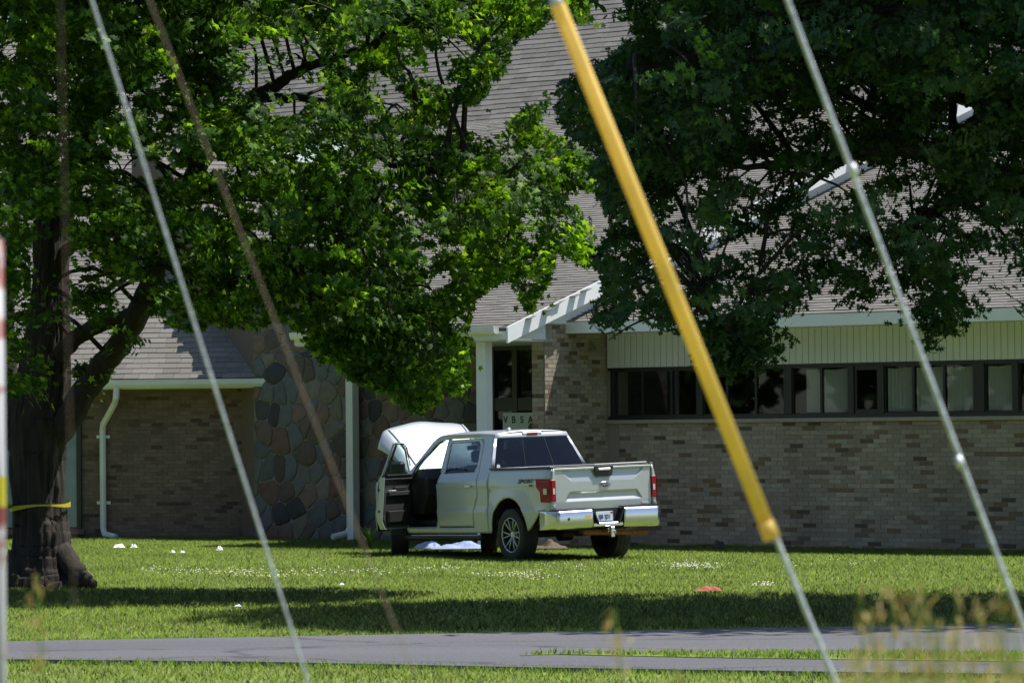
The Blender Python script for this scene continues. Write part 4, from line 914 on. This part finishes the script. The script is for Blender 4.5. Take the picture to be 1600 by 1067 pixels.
def twigs(C, skels, mat, parent, frac=.25):
    """thin branches from the nearest limb point out to leaf clumps"""
    SP = np.array([s[:3] for sk in skels for s in sk]); mb = MB(); sel = rng.choice(len(C), int(len(C) * frac), replace=False)
    for i in sel:
        d = np.linalg.norm(SP - C[i] + np.array([0, 0, .3]), axis=1); j = int(np.argmin(d + rng.uniform(0, .8, len(d))))
        a, b = SP[j], C[i]; L = np.linalg.norm(b - a)
        if L > 2.6: continue
        m1 = a + (b - a) * .4 + np.array([0, 0, .16 * L]) + rng.normal(0, .06 * L, 3); m2 = a + (b - a) * .75 + np.array([0, 0, .10 * L]) + rng.normal(0, .05 * L, 3)
        mb.tube(smooth_path([a, m1, m2, b + np.array([0, 0, -.08])], 3), list(np.linspace(.010 + .012 * L, .005, 10)), 4, caps=False)
    return mb.obj('twigs', mat, parent, kind='stuff')

# maple on the left ---------------------------------------------------------------------
MY = 50.3
tb = gpt(70, 912); maple = empty('maple_tree', (tb[0], MY, 0), label='large leafy maple with a thick dark trunk and yellow tape, left of the truck', category='tree')
mt, S0 = limb('trunk', [(66, 935, MY), (62, 905, MY), (62, 870, MY), (63, 820, MY), (63, 760, MY), (61, 700, MY), (62, 650, MY), (70, 600, MY), (76, 540, MY), (78, 470, MY), (80, 400, MY), (82, 345, MY)],
              [.60, .48, .39, .355, .345, .355, .38, .335, .28, .25, .22, .23], maple, M['bark'], n=110, wob=.2, jit=.002, ridge=.075, sub=12)
for a, b in (((95, 880), (150, 914)), ((30, 885), (8, 925)), ((70, 885), (80, 930)), ((45, 885), (38, 930))):
    limb('root', [(a[0], a[1] - 20, MY - .15), (a[0] * .5 + b[0] * .5, (a[1] + b[1]) / 2 + 4, MY - .35), (b[0], b[1], MY - .45)], [.16, .13, .05], maple, M['bark'])
sk = [S0]
for nm, pts, rads in (
    ('limb', [(80, 350, MY), (66, 270, MY), (62, 190, MY + .2), (60, 90, MY), (50, -20, MY)], [.20, .13, .11, .09, .07]),
    ('limb', [(84, 355, MY), (106, 300, MY - .1), (128, 235, MY - .3), (150, 160, MY - .5), (168, 60, MY - .8), (180, -40, MY - 1)], [.20, .16, .15, .12, .10, .07]),
    ('limb', [(80, 690, MY), (105, 655, MY - .2), (135, 608, MY - .4), (165, 565, MY - .6), (200, 515, MY - .9), (228, 460, MY - 1.2), (250, 400, MY - 1.5), (285, 310, MY - 1.8), (320, 210, MY - 2.0), (340, 100, MY - 2)], [.20, .19, .17, .155, .145, .14, .12, .10, .09, .06]),
    ('limb', [(85, 580, MY), (105, 540, MY - .3), (130, 518, MY - .5), (170, 502, MY - .8), (215, 486, MY - 1.1), (255, 471, MY - 1.4), (300, 464, MY - 1.8), (350, 460, MY - 2.2), (420, 468, MY - 2.8), (500, 462, MY - 3.2), (580, 440, MY - 3.6)], [.13, .12, .11, .09, .075, .065, .06, .06, .055, .045, .03]),
    ('limb', [(45, 690, MY), (30, 640, MY + .2), (16, 600, MY + .3), (12, 540, MY + .4), (14, 470, MY + .5), (20, 380, MY + .6), (26, 260, MY + .6), (20, 120, MY + .5)], [.19, .18, .15, .10, .085, .08, .07, .05]),
    ('limb', [(30, 700, MY), (5, 665, MY + .1), (-40, 640, MY), (-120, 600, MY)], [.13, .12, .1, .08]),
    ('limb', [(92, 400, MY), (112, 385, MY - .3), (150, 370, MY - .6), (200, 352, MY - 1), (260, 325, MY - 1.4), (330, 300, MY - 1.8), (430, 310, MY - 2.2)], [.10, .09, .08, .07, .06, .05, .03]),
    ('limb', [(84, 485, MY), (110, 474, MY - .3), (140, 470, MY - .5), (160, 455, MY - .6), (190, 440, MY - .9), (215, 415, MY - 1.1)], [.06, .05, .045, .04, .03, .02]),
    ('limb', [(285, 310, MY - 1.8), (330, 240, MY - 1.8), (385, 160, MY - 1.9), (430, 135, MY - 2), (480, 105, MY - 2.2), (560, 80, MY - 2.4), (640, 60, MY - 2.6)], [.09, .085, .08, .075, .06, .045, .03]),
    ('limb', [(385, 160, MY - 1.9), (440, 152, MY - 2), (500, 158, MY - 2.2), (560, 190, MY - 2.6), (600, 250, MY - 3), (690, 270, MY - 3.4), (780, 300, MY - 3.6)], [.06, .055, .05, .05, .045, .035, .02])):
    o, S = limb(nm, pts, rads, maple, M['bark']); sk.append(S)
A_main = [(-60, -60), (880, -60), (925, 0), (915, 38), (860, 30), (850, 40), (800, 70), (795, 105), (745, 165), (700, 160), (715, 205), (780, 215), (850, 130), (862, 160), (835, 190), (905, 228), (930, 250), (935, 300), (890, 296), (880, 320), (925, 330), (932, 380), (918, 420),
          (870, 392), (862, 440), (835, 470), (835, 500), (790, 436), (740, 470), (735, 540), (715, 560), (735, 590), (690, 615), (658, 640), (622, 600), (560, 600), (548, 560), (500, 570), (470, 520), (430, 500), (395, 520), (340, 505), (300, 520), (245, 500), (232, 440), (205, 470), (190, 430), (120, 470), (112, 430), (-60, 470)]
holes = [([(165, 225), (215, 235), (270, 250), (250, 285), (190, 275)], .04), ([(390, 60), (500, 55), (510, 160), (430, 190), (380, 120)], .12), ([(620, 65), (690, 60), (715, 110), (680, 150), (640, 110)], .30), ([(590, 120), (625, 120), (640, 170), (605, 180)], .12),
         ([(95, 370), (170, 410), (235, 400), (232, 440), (190, 500), (112, 500)], .22), ([(10, 490), (45, 480), (55, 620), (10, 600)], .5), ([(150, 515), (195, 515), (200, 550), (150, 550)], .0), ([(-60, 470), (60, 470), (60, 590), (-60, 600)], .35),
         ([(112, 560), (140, 560), (150, 600), (115, 600)], .35), ([(48, 340), (112, 330), (112, 560), (48, 560)], .08), ([(150, 520), (250, 400), (285, 400), (190, 560)], .15)]
Cm = crown_points([(A_main, .9)] + holes, MY - 2.9, 2.7, 2080, 0, 0)
Cm2 = crown_points([([(480, 480), (735, 540), (730, 600), (655, 645), (590, 610), (540, 590)], .9)], MY - 4.4, 1.0, 70, 0, 0)
Cm3 = crown_points([([(120, 590), (145, 570), (165, 590), (150, 612), (125, 608)], .9), ([(145, 480), (190, 475), (195, 500), (150, 505)], .9), ([(190, 500), (225, 515), (232, 540), (200, 530)], .3)], MY - .4, .2, 7, 0, 0)
Cm = np.concatenate([Cm, Cm2, Cm3]); P, idx, _ = clump_leaves(Cm, 48, .19); sz = rng.uniform(.060, .122, len(P))
q = proj(P); hard = np.ones(len(P), bool)
for h, d in holes:
    if d < .2: hard &= ~(inside(q[:, 0], q[:, 1], h) & (rng.random(len(P)) > .25))
mq = inside(q[:, 0], q[:, 1], A_main) | inside(q[:, 0], q[:, 1], [(480, 480), (740, 530), (735, 605), (655, 650), (590, 615), (535, 590)]) | ((q[:, 0] < 240) & (q[:, 1] > 440)) | (q[:, 1] < -30); hard &= mq | (rng.random(len(P)) < .03)
build_leaves(P[hard], sz[hard], 'maple', M['maple_leaf'], maple, 280, cl=idx[hard], bias=np.array([.25, -.25, 0]))
twigs(Cm, sk, M['bark_dark'], maple, .12)
# crown above the frame
n = 2600; Cx = np.stack([rng.uniform(-10.5, -2.2, n), rng.uniform(44.6, 50.2, n), rng.uniform(7.6, 12.0, n)], -1)
keep = ((Cx[:, 0] + 6.4) / 4.2) ** 2 + ((Cx[:, 1] - 47.4) / 3.2) ** 2 + ((Cx[:, 2] - 7.4) / 4.8) ** 2 < 1; P, _, _ = clump_leaves(Cx[keep], 8, .5); build_leaves(P, rng.uniform(.22, .34, len(P)), 'maple', M['maple_leaf'], maple, 0).name = 'upper_foliage'

# pin oak on the right --------------------------------------------------------------------
OY = 43.5; ox = 7.9
oak = empty('oak_tree', (ox, OY, 0), label='dark pin oak with spiky drooping leaves hanging in front of the right wing roof', category='tree')
mb = MB(); mb.tube([(ox, OY, GZ - .1), (ox, OY, .3), (ox + .05, OY, 2.5), (ox, OY, 5), (ox, OY, 8), (ox, OY, 12)], [.55, .42, .36, .30, .2, .1], 16, wob=.2); mb.obj('trunk', M['bark_dark'], oak, smooth=True)
osk = []
for pts, rads in (([(1880, 300, OY), (1700, 215, OY), (1600, 205, OY - .3), (1520, 222, OY - .6), (1440, 236, OY - .9), (1380, 232, OY - 1.1), (1330, 242, OY - 1.3), (1260, 250, OY - 1.6), (1180, 262, OY - 2), (1100, 250, OY - 2.3), (1020, 220, OY - 2.5)], [.16, .13, .12, .11, .09, .07, .06, .045, .035, .03, .02]),
    ([(1880, 200, OY), (1700, 170, OY), (1600, 160, OY + .2), (1540, 155, OY + .4), (1490, 145, OY + .5), (1440, 105, OY + .6), (1410, 50, OY + .8), (1380, -30, OY + 1)], [.2, .17, .14, .12, .11, .09, .07, .06]),
    ([(1500, 222, OY - .6), (1490, 190, OY - .5), (1488, 160, OY), (1470, 130, OY + .3)], [.05, .05, .05, .05]),
    ([(1700, 50, OY), (1560, 40, OY - 1), (1400, 60, OY - 2), (1250, 90, OY - 2.5), (1100, 90, OY - 3), (980, 110, OY - 3)], [.13, .11, .09, .07, .05, .03]),
    ([(1365, 236, OY - 1.1), (1364, 180, OY - 1.1), (1366, 130, OY - 1)], [.018, .016, .014]),
    ([(1340, 244, OY - 1.3), (1300, 262, OY - 1.5), (1250, 300, OY - 1.8), (1200, 330, OY - 2), (1150, 320, OY - 2.1)], [.035, .03, .026, .02, .014]),
    ([(1210, 300, OY - 2), (1196, 360, OY - 2), (1186, 420, OY - 2), (1178, 470, OY - 2.1)], [.016, .014, .012, .008]),
    ([(1120, 430, OY - 2), (1105, 460, OY - 2), (1125, 510, OY - 2), (1132, 560, OY - 2)], [.012, .010, .008, .006]),
    ([(1880, 330, OY), (1700, 300, OY), (1560, 300, OY - .5), (1460, 330, OY - 1), (1400, 380, OY - 1.3)], [.12, .09, .07, .05, .03])):
    o, S = limb('limb', pts, rads, oak, M['bark_dark']); osk.append(S)
O_dense = [(965, -60), (1950, -60), (1950, 230), (1600, 235), (1560, 300), (1450, 300), (1400, 200), (1330, 230), (1300, 160), (1260, 170), (1220, 240), (1120, 250), (1060, 300), (1000, 300), (960, 360), (930, 300), (925, 240), (870, 190), (872, 130), (945, 95), (985, 60)]
O_mid = [(960, 300), (1120, 250), (1230, 240), (1290, 190), (1400, 200), (1460, 300), (1600, 240), (1950, 240), (1950, 480), (1600, 490), (1560, 500), (1500, 420), (1470, 540), (1440, 480), (1400, 440), (1350, 480), (1300, 420), (1240, 470), (1210, 500), (1180, 575), (1120, 570), (1080, 540), (1050, 500), (1000, 470), (960, 520), (880, 512), (905, 490), (940, 470), (930, 440), (905, 430), (950, 360)]
oh = [([(1180, 150), (1250, 170), (1370, 160), (1360, 220), (1250, 235), (1180, 240)], .35), ([(1200, 350), (1380, 340), (1390, 400), (1200, 420)], .36), ([(990, 380), (1090, 400), (1080, 480), (1000, 440)], .28), ([(1480, 400), (1600, 380), (1600, 470), (1500, 480)], .12), ([(1250, 280), (1340, 260), (1330, 330), (1250, 340)], .3),
      ([(960, 300), (1060, 300), (1060, 380), (960, 380)], .35), ([(935, 400), (1010, 380), (1020, 520), (935, 520)], .62), ([(780, 560), (780, 470), (900, 425), (935, 420), (938, 462), (905, 488), (875, 506), (880, 560)], 0.), ([(1370, 250), (1460, 250), (1460, 330), (1370, 330)], .3), ([(1300, 262), (1370, 250), (1370, 290), (1300, 300)], .05), ([(1485, 158), (1525, 165), (1525, 190), (1480, 195)], .0)]
Co = crown_points([(O_mid, .40), (O_dense, .95)] + oh, OY - 1.8, 3.6, 2000, 0, 0)
Co = np.concatenate([Co, crown_points([([(895, 490), (945, 480), (940, 512), (892, 514)], .5), ([(1115, 470), (1170, 480), (1200, 520), (1180, 570), (1120, 565), (1095, 530)], .9), ([(1445, 470), (1500, 470), (1485, 535), (1450, 530)], .9)], OY - 2.2, .5, 30, 0, 0)])
P, idx, _ = clump_leaves(Co, 37, .20); sz = rng.uniform(.07, .128, len(P)); q = proj(P); hard = np.ones(len(P), bool)
for h, d in oh:
    if d < .36: hard &= ~(inside(q[:, 0], q[:, 1], h) & (rng.random(len(P)) > (max(.25, d * 2.2) if d else 0.)))
hard &= inside(q[:, 0], q[:, 1], O_dense) | inside(q[:, 0], q[:, 1], O_mid) | (q[:, 0] > 1000) | (rng.random(len(P)) < .12)
build_leaves(P[hard], sz[hard], 'oak', M['oak_leaf'], oak, 280, cl=idx[hard], up=.55)
twigs(Co, osk, M['bark_dark'], oak, .16)
n = 5200; Cx = np.stack([rng.uniform(.4, 15, n), rng.uniform(37.5, 47.5, n), rng.uniform(6.6, 12.5, n)], -1)
keep = (((Cx[:, 0] - 7.2) / 6.9) ** 2 + ((Cx[:, 1] - 42.3) / 4.9) ** 2 + ((Cx[:, 2] - 6.6) / 5.6) ** 2 < 1) & (proj(Cx)[:, 1] < -20); P, _, _ = clump_leaves(Cx[keep], 8, .5); build_leaves(P, rng.uniform(.22, .34, len(P)), 'oak', M['oak_leaf'], oak, 0).name = 'upper_foliage'

# ------------------------------------------------------------------ grass
def in_poly_ground(X, Y, poly, z):
    g = np.array([gpt(a, b, z)[:2] for a, b in poly]); return inside(X, Y, g)
def grass(n, D0, D1, hmin, hmax, wd, name, test=None, extra=None):
    Y = np.sqrt(rng.uniform(D0 ** 2, D1 ** 2, n)); X = rng.uniform(-1, 1, n) * (.135 * Y + .6)
    ok = ~in_poly_ground(X, Y, DRIVE, -.03) | in_poly_ground(X, Y, ISL, -.022)
    du = (X - BO[0]) * bu_[0] + (Y - BO[1]) * bu_[1]; dv = (X - BO[0]) * bm_[0] + (Y - BO[1]) * bm_[1]
    ok &= ~((dv > 1.66) & (du > -8.8)) & ~((dv > 0) & (du < 0) & (du > -3.2)); ok &= ~((X < -4) & (Y > 73.15 + (X + 4.55) * -.1285)); ok &= np.hypot(X - tb[0], Y - MY) > .40
    X, Y = X[ok], Y[ok]; n = len(X); z = np.where(in_poly_ground(X, Y, ISL, -.022), -.025, gz(X, Y)); th = rng.uniform(0, math.pi, n)
    pn = np.array([mnoise.noise(Vector((x * .9, y * .35, 0))) for x, y in zip(X[::1], Y[::1])]) if n < 800000 else 0
    h = rng.uniform(hmin, hmax, n) * (1 + .35 * pn); w_ = wd * rng.uniform(.7, 1.4, n); lx, ly = rng.normal(0, .6, n) * h, rng.normal(0, .6, n) * h
    a = np.stack([X - np.cos(th) * w_ / 2, Y - np.sin(th) * w_ / 2, z], -1); b = np.stack([X + np.cos(th) * w_ / 2, Y + np.sin(th) * w_ / 2, z], -1)
    c = np.stack([X + lx, Y + ly, z + h], -1); V = np.stack([a, b, c], 1).reshape(-1, 3)
    o = link(name, npmesh(name, V, np.arange(3 * n).reshape(-1, 3), M['grass'])); o['kind'] = 'stuff'; o['label'] = 'mown green lawn grass around the truck and trees'; o['category'] = 'grass'; return o
grass(430000, 27, 75, .030, .058, .013, 'lawn_grass')
# taller tufts on the island and drive edges, and at the wall foot
def tufts(name, pts, hh, sp, nb, mat, label, cat='grass', wd=.012):
    mb = MB()
    for (x, y, z) in pts:
        for k in range(nb):
            a = rng.uniform(0, 2 * math.pi); l = hh * rng.uniform(.5, 1.2); r = sp * rng.random(); bx, by = x + rng.normal(0, sp * .4), y + rng.normal(0, sp * .4); d = l * rng.uniform(.1, .55); pw = wd * rng.uniform(.7, 1.3)
            p, q = -math.sin(a) * pw / 2, math.cos(a) * pw / 2; mx, my = bx + math.cos(a) * d * .4, by + math.sin(a) * d * .4
            mb.add([(bx - p, by - q, z), (bx + p, by + q, z), (mx - p * .8, my - q * .8, z + l * .62), (mx + p * .8, my + q * .8, z + l * .62), (bx + math.cos(a) * d, by + math.sin(a) * d, z + l)], [(0, 1, 3, 2), (2, 3, 4)])
    o = mb.obj(name, mat); o['kind'] = 'stuff'; o['label'] = label; o['category'] = cat; return o
pts = []
for _ in range(520):
    px = rng.uniform(815, 1640); py = rng.uniform(1014, 1030); g = gpt(px, py, -.02)
    if in_poly_ground(np.array([g[0]]), np.array([g[1]]), ISL, -.022)[0]: pts.append((g[0], g[1], -.03))
for _ in range(500):
    px = rng.uniform(0, 1600); e = np.interp(px, [0, 400, 850, 1330, 1640], [1029, 1033, 1042, 1049, 1052]) + rng.uniform(.5, 6); g = gpt(px, e, -.05); pts.append((g[0], g[1], GZ))
for _ in range(260):
    px = rng.uniform(0, 1600); e = 1003.5 - px * 28 / 1600 - rng.uniform(0, 2.5); g = gpt(px, e, -.05); pts.append((g[0], g[1], GZ))
tufts('edge_grass', pts, .055, .10, 6, M['weed'], 'longer ragged grass along the edges of the driveway')
# white clover patches
mb = MB(); pats = [(370, 893, 130, 6, 200), (560, 893, 120, 7, 110), (250, 888, 60, 5, 40), (800, 897, 60, 4, 110), (850, 902, 80, 6, 60), (1085, 884, 45, 5, 170), (1060, 881, 110, 6, 60), (1200, 913, 28, 3, 60), (700, 887, 60, 5, 60), (1300, 880, 150, 9, 40), (900, 884, 80, 5, 40), (420, 900, 60, 3, 60)]
for cx, cy, rx, ry, n in pats:
    for _ in range(int(n * .65)):
        px = rng.normal(cx, rx * .5); py = rng.normal(cy, ry * .5)
        if not (0 < px < 1600) or py < 862: continue
        g = gpt(px, py, 0); r = rng.uniform(.007, .013); z = .005 + rng.uniform(0, .015)
        mb.add([(g[0] - r, g[1], z), (g[0], g[1] - r, z), (g[0] + r, g[1], z), (g[0], g[1] + r, z), (g[0], g[1], z + r), (g[0], g[1], z - r)], [(0, 1, 4), (1, 2, 4), (2, 3, 4), (3, 0, 4), (1, 0, 5), (2, 1, 5), (3, 2, 5), (0, 3, 5)])
mb.obj('white_clover', M['clover'], kind='stuff', label='scattered white clover flower heads in the sunlit lawn', category='clover')
# trees round the property, outside the view: they are what glass and paint mirror
def treeline(name, pts, n, label):
    P = []
    for _ in range(n):
        k = rng.integers(0, len(pts)); x, y, h, rr = pts[k]; d = rng.normal(0, 1, 3); d /= np.linalg.norm(d); q = rng.random() ** .35
        P.append((x + d[0] * rr * q, y + d[1] * rr * q, h * .55 + d[2] * h * .45 * q))
    P = np.array(P); N = rng.normal(0, .6, (n, 3)) + [0, 0, .6]; tip = rng.normal(0, 1, (n, 3)); Rm = rot_frames(N, tip); T = np.array([(-.4, -.4, 0), (.4, -.4, 0), (.5, .3, -.08), (0, .6, 0), (-.5, .3, -.08)]); Fc = np.array([(0, 1, 2), (0, 2, 4), (4, 2, 3)])
    V = np.einsum('nij,kj->nki', Rm, T) * rng.uniform(.35, .7, n)[:, None, None] + P[:, None, :]; Fa = (Fc[None] + (np.arange(n) * 5)[:, None, None]).reshape(-1, 3)
    o = link(name, npmesh(name, V.reshape(-1, 3), Fa, M['oak_leaf'])); o['kind'] = 'stuff'; o['label'] = label; o['category'] = 'trees'
treeline('distant_trees', [(-34 + rng.uniform(-4, 4), y, rng.uniform(9, 14), rng.uniform(3.5, 5)) for y in range(-20, 76, 6)] + [(x, -58 + rng.uniform(-4, 4), rng.uniform(8, 13), rng.uniform(4, 5.5)) for x in range(-40, 60, 7)], 42000, 'belt of dark green trees along the far edges of the property')
# ------------------------------------------------------------------ small things
def crumple(name, px, py, w_, h_, mat, label, cat, Dz=0., seed=0, n=10, group=None):
    g = gpt(px, py, Dz); mb = MB(); r2 = np.random.default_rng(seed)
    def fn(a, b):
        e = (1 - abs(a) ** 2.2) * (1 - abs(b) ** 2.2); nz = mnoise.noise(Vector((a * 2.1 + seed, b * 2.1, seed * .7)))
        return (a * w_ * (1 + .25 * mnoise.noise(Vector((b * 1.7, seed, 0)))), b * w_ * .8, max(0.002, h_ * (e * (.75 + nz * .9) + .05)))
    mb.surf(fn, np.linspace(-1, 1, n), np.linspace(-1, 1, n)); o = mb.obj(name, mat, smooth=False, label=label, category=cat); o.location = (g[0], g[1], Dz - .035)
    if group: o['group'] = group
    return o
gl = 'scraps of white litter on the lawn left of the truck'
crumple('litter', 186, 852, 0.098, 0.077, M['paper'], 'largest white scrap on the lawn nearest the left downspout foot', 'litter', 0, 1, group=gl)
crumple('litter', 209, 852, 0.060, 0.070, M['paper'], 'upright white scrap just right of the largest scrap on the left lawn', 'litter', 0, 2, group=gl)
crumple('litter', 343, 856, 0.056, 0.070, M['paper'], 'lone white scrap on the lawn in front of the left wing wall, rightmost of the litter', 'litter', 0, 3, group=gl)
crumple('litter', 270, 860, .04, .05, M['paper'], 'tiny white scrap between the pair by the downspout and the lone scrap, left of two', 'litter', 0, 4, group=gl)
crumple('litter', 285, 860, .04, .05, M['paper'], 'tiny white scrap between the pair by the downspout and the lone scrap, right of two', 'litter', 0, 5, group=gl)
crumple('litter', 372, 942, .04, .02, M['paper'], 'small pale scrap lying in the tree shade in front of the maple', 'litter', 0, 6, group=gl)
crumple('litter', 534, 909, .03, .03, M['paper'], 'small white scrap at the edge of the shade near the truck front', 'litter', 0, 7, group=gl)
crumple('leaf_pile', 1106, 918, .17, .055, M['leafpile'], 'small heap of orange brown dead leaves on the grass right of the truck', 'leaf pile', 0, 9, n=16)
crumple('debris', 1123, 852, .10, .14, M['plastic'], 'small black object lying at the foot of the brick wall', 'debris', 0, 11)
crumple('sheet', 722, 853, .5, .10, M['tarp'], 'crumpled pale blue white sheet on the ground behind the truck wheels', 'sheet', 0, 12, n=18)
crumple('sheet', 668, 853, .22, .12, M['tarp'], 'small end of pale sheet lying just behind the front wheel of the truck', 'sheet', 0, 13, n=12)
crumple('rubble', 858, 853, .3, .13, M['rubble'], 'low heap of brown rubble on the ground behind the truck rear axle', 'rubble', 0, 15, n=16)
# plant by the stone wall downspout
g = gpt(574, 858, 0); sh = empty('garden_plant', (g[0], g[1] + 1.2, 0), label='clump of strappy green leaves at the foot of the stone wall left of the truck', category='plant')
for k in range(22):
    a = rng.uniform(0, 2 * math.pi); L = rng.uniform(.25, .45); mb = MB(); V = []
    for i in range(5):
        t = i / 4; r = L * .55 * t ** 1.4; z = GZ + L * math.sin(t * 1.6) * .95; wv = .022 * (1 - t * .85); cx, cy = g[0] + math.cos(a) * r, g[1] + 1.2 + math.sin(a) * r
        V += [(cx - math.sin(a) * wv, cy + math.cos(a) * wv, z), (cx + math.sin(a) * wv, cy - math.cos(a) * wv, z)]
    mb.add(V, [(2 * i, 2 * i + 1, 2 * i + 3, 2 * i + 2) for i in range(4)]); mb.obj('leaf', M['oak_leaf'], sh)
# caution tape around the maple trunk
tr = at(63, 790, MY); mb = MB(); rad = .395; n = 40; V = []
for k in range(n + 1):
    th = 2 * math.pi * k / n; z = tr[2] + .02 * math.cos(th) - .0 + .012 * math.sin(3 * th); hh = .024 + .012 * math.sin(th * 2 + 1)
    V += [(tr[0] + rad * math.cos(th), MY + rad * math.sin(th), z - hh), (tr[0] + rad * math.cos(th), MY + rad * math.sin(th), z + hh)]
mb.add(V, [(2 * k, 2 * k + 2, 2 * k + 3, 2 * k + 1) for k in range(n)])
e0 = np.array([tr[0] - rad, MY - .05, tr[2]]); e1 = np.array(at(-80, 793, 40.)); mb.add([e0 - [0, 0, .03], e0 + [0, 0, .03], e1 + [0, 0, .02], e1 - [0, 0, .02]], [(0, 1, 2, 3)])
mb.obj('caution_tape', M['tape'], label='yellow caution tape tied round the maple trunk', category='tape')
# ------------------------------------------------------------------ guy wires and post, near the camera
def wire(name, p0, p1, D0, D1, rad, mat, label, ext0=.6, ext1=1.0, extra=None):
    a = at(*p0, D0); b = at(*p1, D1); d = b - a; mb = MB(); A = a - d * ext0; B = b + d * ext1
    t = np.linspace(0, 1, 60); P = [A + (B - A) * k for k in t]
    P = [p for p in P if p[2] > float(gz(p[0], p[1])) - .05]; mb.tube(P, rad, 8)
    root = empty(name, (float(P[-1][0]), float(P[-1][1]), float(P[-1][2])), label=label, category='guy wire'); mb.obj('strand', mat, root, smooth=True); return root, a, b
wire('guy_wire', (143, 0), (482, 1067), 8, 8, .0031, M['wire'], 'blurred grey guy wire crossing the maple, leftmost of the grey wires')
wire('guy_wire', (233, 0), (652, 1067), 6, 6, .0011, M['brownwire'], 'faint brownish blurred guy wire crossing the maple and the stone wall')
wire('guy_wire', (1230, 0), (1602, 985), 8, 8, .0054, M['wire'], 'pale grey blurred guy wire crossing the oak and the right windows')
r_, a, b = wire('guy_wire', (866, 0), (1306, 1067), 8, 8, .0058, M['wire'], 'guy wire with a thick yellow guard tube right of the truck')
def pt(py): t = (py - 0) / 1067.; return a + (b - a) * t
mb = MB(); mb.tube([at(871, 8, 7.99), at(1040, 425, 7.99), at(1205, 838, 7.99)], .0160, 14); mb.obj('guard_tube', M['yellow'], r_, smooth=True)
mb = MB(); mb.tube([at(1196, 815, 7.98), at(1207, 842, 7.98)], .0185, 12); mb.obj('guard_end_cap', M['yellow'], r_, smooth=True)
mb = MB(); mb.tube([at(867, -4, 7.99), at(872, 10, 7.99)], .014, 10); mb.obj('guard_top_cap', M['wire'], r_, smooth=True)
wire('guy_wire', (94, -10), (118, 1067), 5, 5, .0005, M['brownwire'], 'very faint thin brown wire hanging straight down in front of the maple trunk')
w3 = [o for o in bpy.data.objects if o.name == 'guy_wire.002'][0]
for p in ((1334, 266), (1500, 722)):
    mb = MB(); c = at(*p, 7.98); mb.tube([c + np.array([-.006, 0, .012]), c + np.array([.005, 0, -.012])], .0085, 8); mb.obj('wire_clamp', M['wire'], w3, smooth=True)
c = at(-4, 800, 8); zt = at(-4, 375, 8)[2]
mb = MB(); mb.tube([(c[0], 8, float(gz(c[0], 8)) - .1), (c[0], 8, zt)], .017, 12); po = mb.obj('marker_post', M['post'], smooth=True, label='blurred weathered red and white post at the left edge of the view', category='post')
mb = MB(); mb.tube([(c[0], 8, c[2] + .012), (c[0], 8, c[2] + .075)], .0176, 12); t_ = mb.obj('tape_band', M['tape'], po)
# ------------------------------------------------------------------ blurred foreground weeds
def seedgrass(name, roots, label):
    mb = MB()
    for (px, py, D, lean, sz) in roots:
        top = at(px, py, D); x0 = top[0] - lean * .5; z0 = float(gz(x0, D)); L = top[2] - z0
        P = [np.array([x0 + lean * .5 * t ** 2, D, z0 + L * t]) for t in np.linspace(0, 1, 7)]; mb.cur = 0; mb.tube(P, [.0022] * 4 + [.0016] * 3, 4)
        mb.cur = 1
        for k in range(int(32 * sz)):
            t = rng.random(); ctr = P[-1] + (P[-2] - P[-1]) * t * 1.1 * sz; s = .010 * (.4 + math.sin(math.pi * min(1, t + .1))); o = rng.normal(0, s, 3); d = np.array([lean * .1 + rng.normal(0, .006), rng.normal(0, .006), -.012 - .01 * rng.random()]); w_ = np.array([.0022, 0, 0])
            q = ctr + o; mb.add([q - w_, q + w_, q + d], [(0, 1, 2)])
    o = mb.obj(name, [M['weed'], M['seed']], kind='stuff', label=label, category='grass'); return o
roots = []
for _ in range(15):
    px = rng.uniform(1310, 1590); roots.append((px, rng.uniform(905, 1010) + abs(px - 1430) * .12, rng.uniform(4.4, 5.6), rng.uniform(-.16, .02), rng.uniform(.8, 1.2)))
for px, py in ((1345, 925), (1395, 912), (1440, 905), (1495, 908), (1530, 945), (1420, 1000), (1440, 1040), (1410, 1050), (1460, 990), (960, 950), (1055, 1045), (1065, 1050), (60, 900), (690, 1050)):
    roots.append((px, py, 6.2, rng.uniform(-.12, .03), 1.0))
seedgrass('seeding_grass', roots, 'blurred tan seed heads of tall grass close to the camera')
pts = []
mb = MB()
for _ in range(170):
    px = rng.choice([rng.normal(1450, 90), rng.normal(1590, 25), rng.normal(690, 60), rng.normal(900, 60), rng.uniform(0, 1600), rng.normal(20, 30)]); top = at(px, rng.uniform(1030, 1120) if abs(px - 1590) > 45 else rng.uniform(960, 1090), 6.6); x0 = top[0] + rng.normal(0, .03); z0 = float(gz(x0, 6.6)); L = top[2] - z0
    w_ = .0035; mb.add([(x0 - w_, 6.6, z0), (x0 + w_, 6.6, z0), ((x0 + top[0]) / 2 + w_, 6.62, z0 + L * .6), ((x0 + top[0]) / 2 - w_, 6.62, z0 + L * .6), (top[0], 6.55, top[2])], [(0, 1, 2, 3), (3, 2, 4)])
mb.obj('tall_grass', M['weed'], kind='stuff', label='blurred green blades of tall grass along the bottom edge', category='grass')
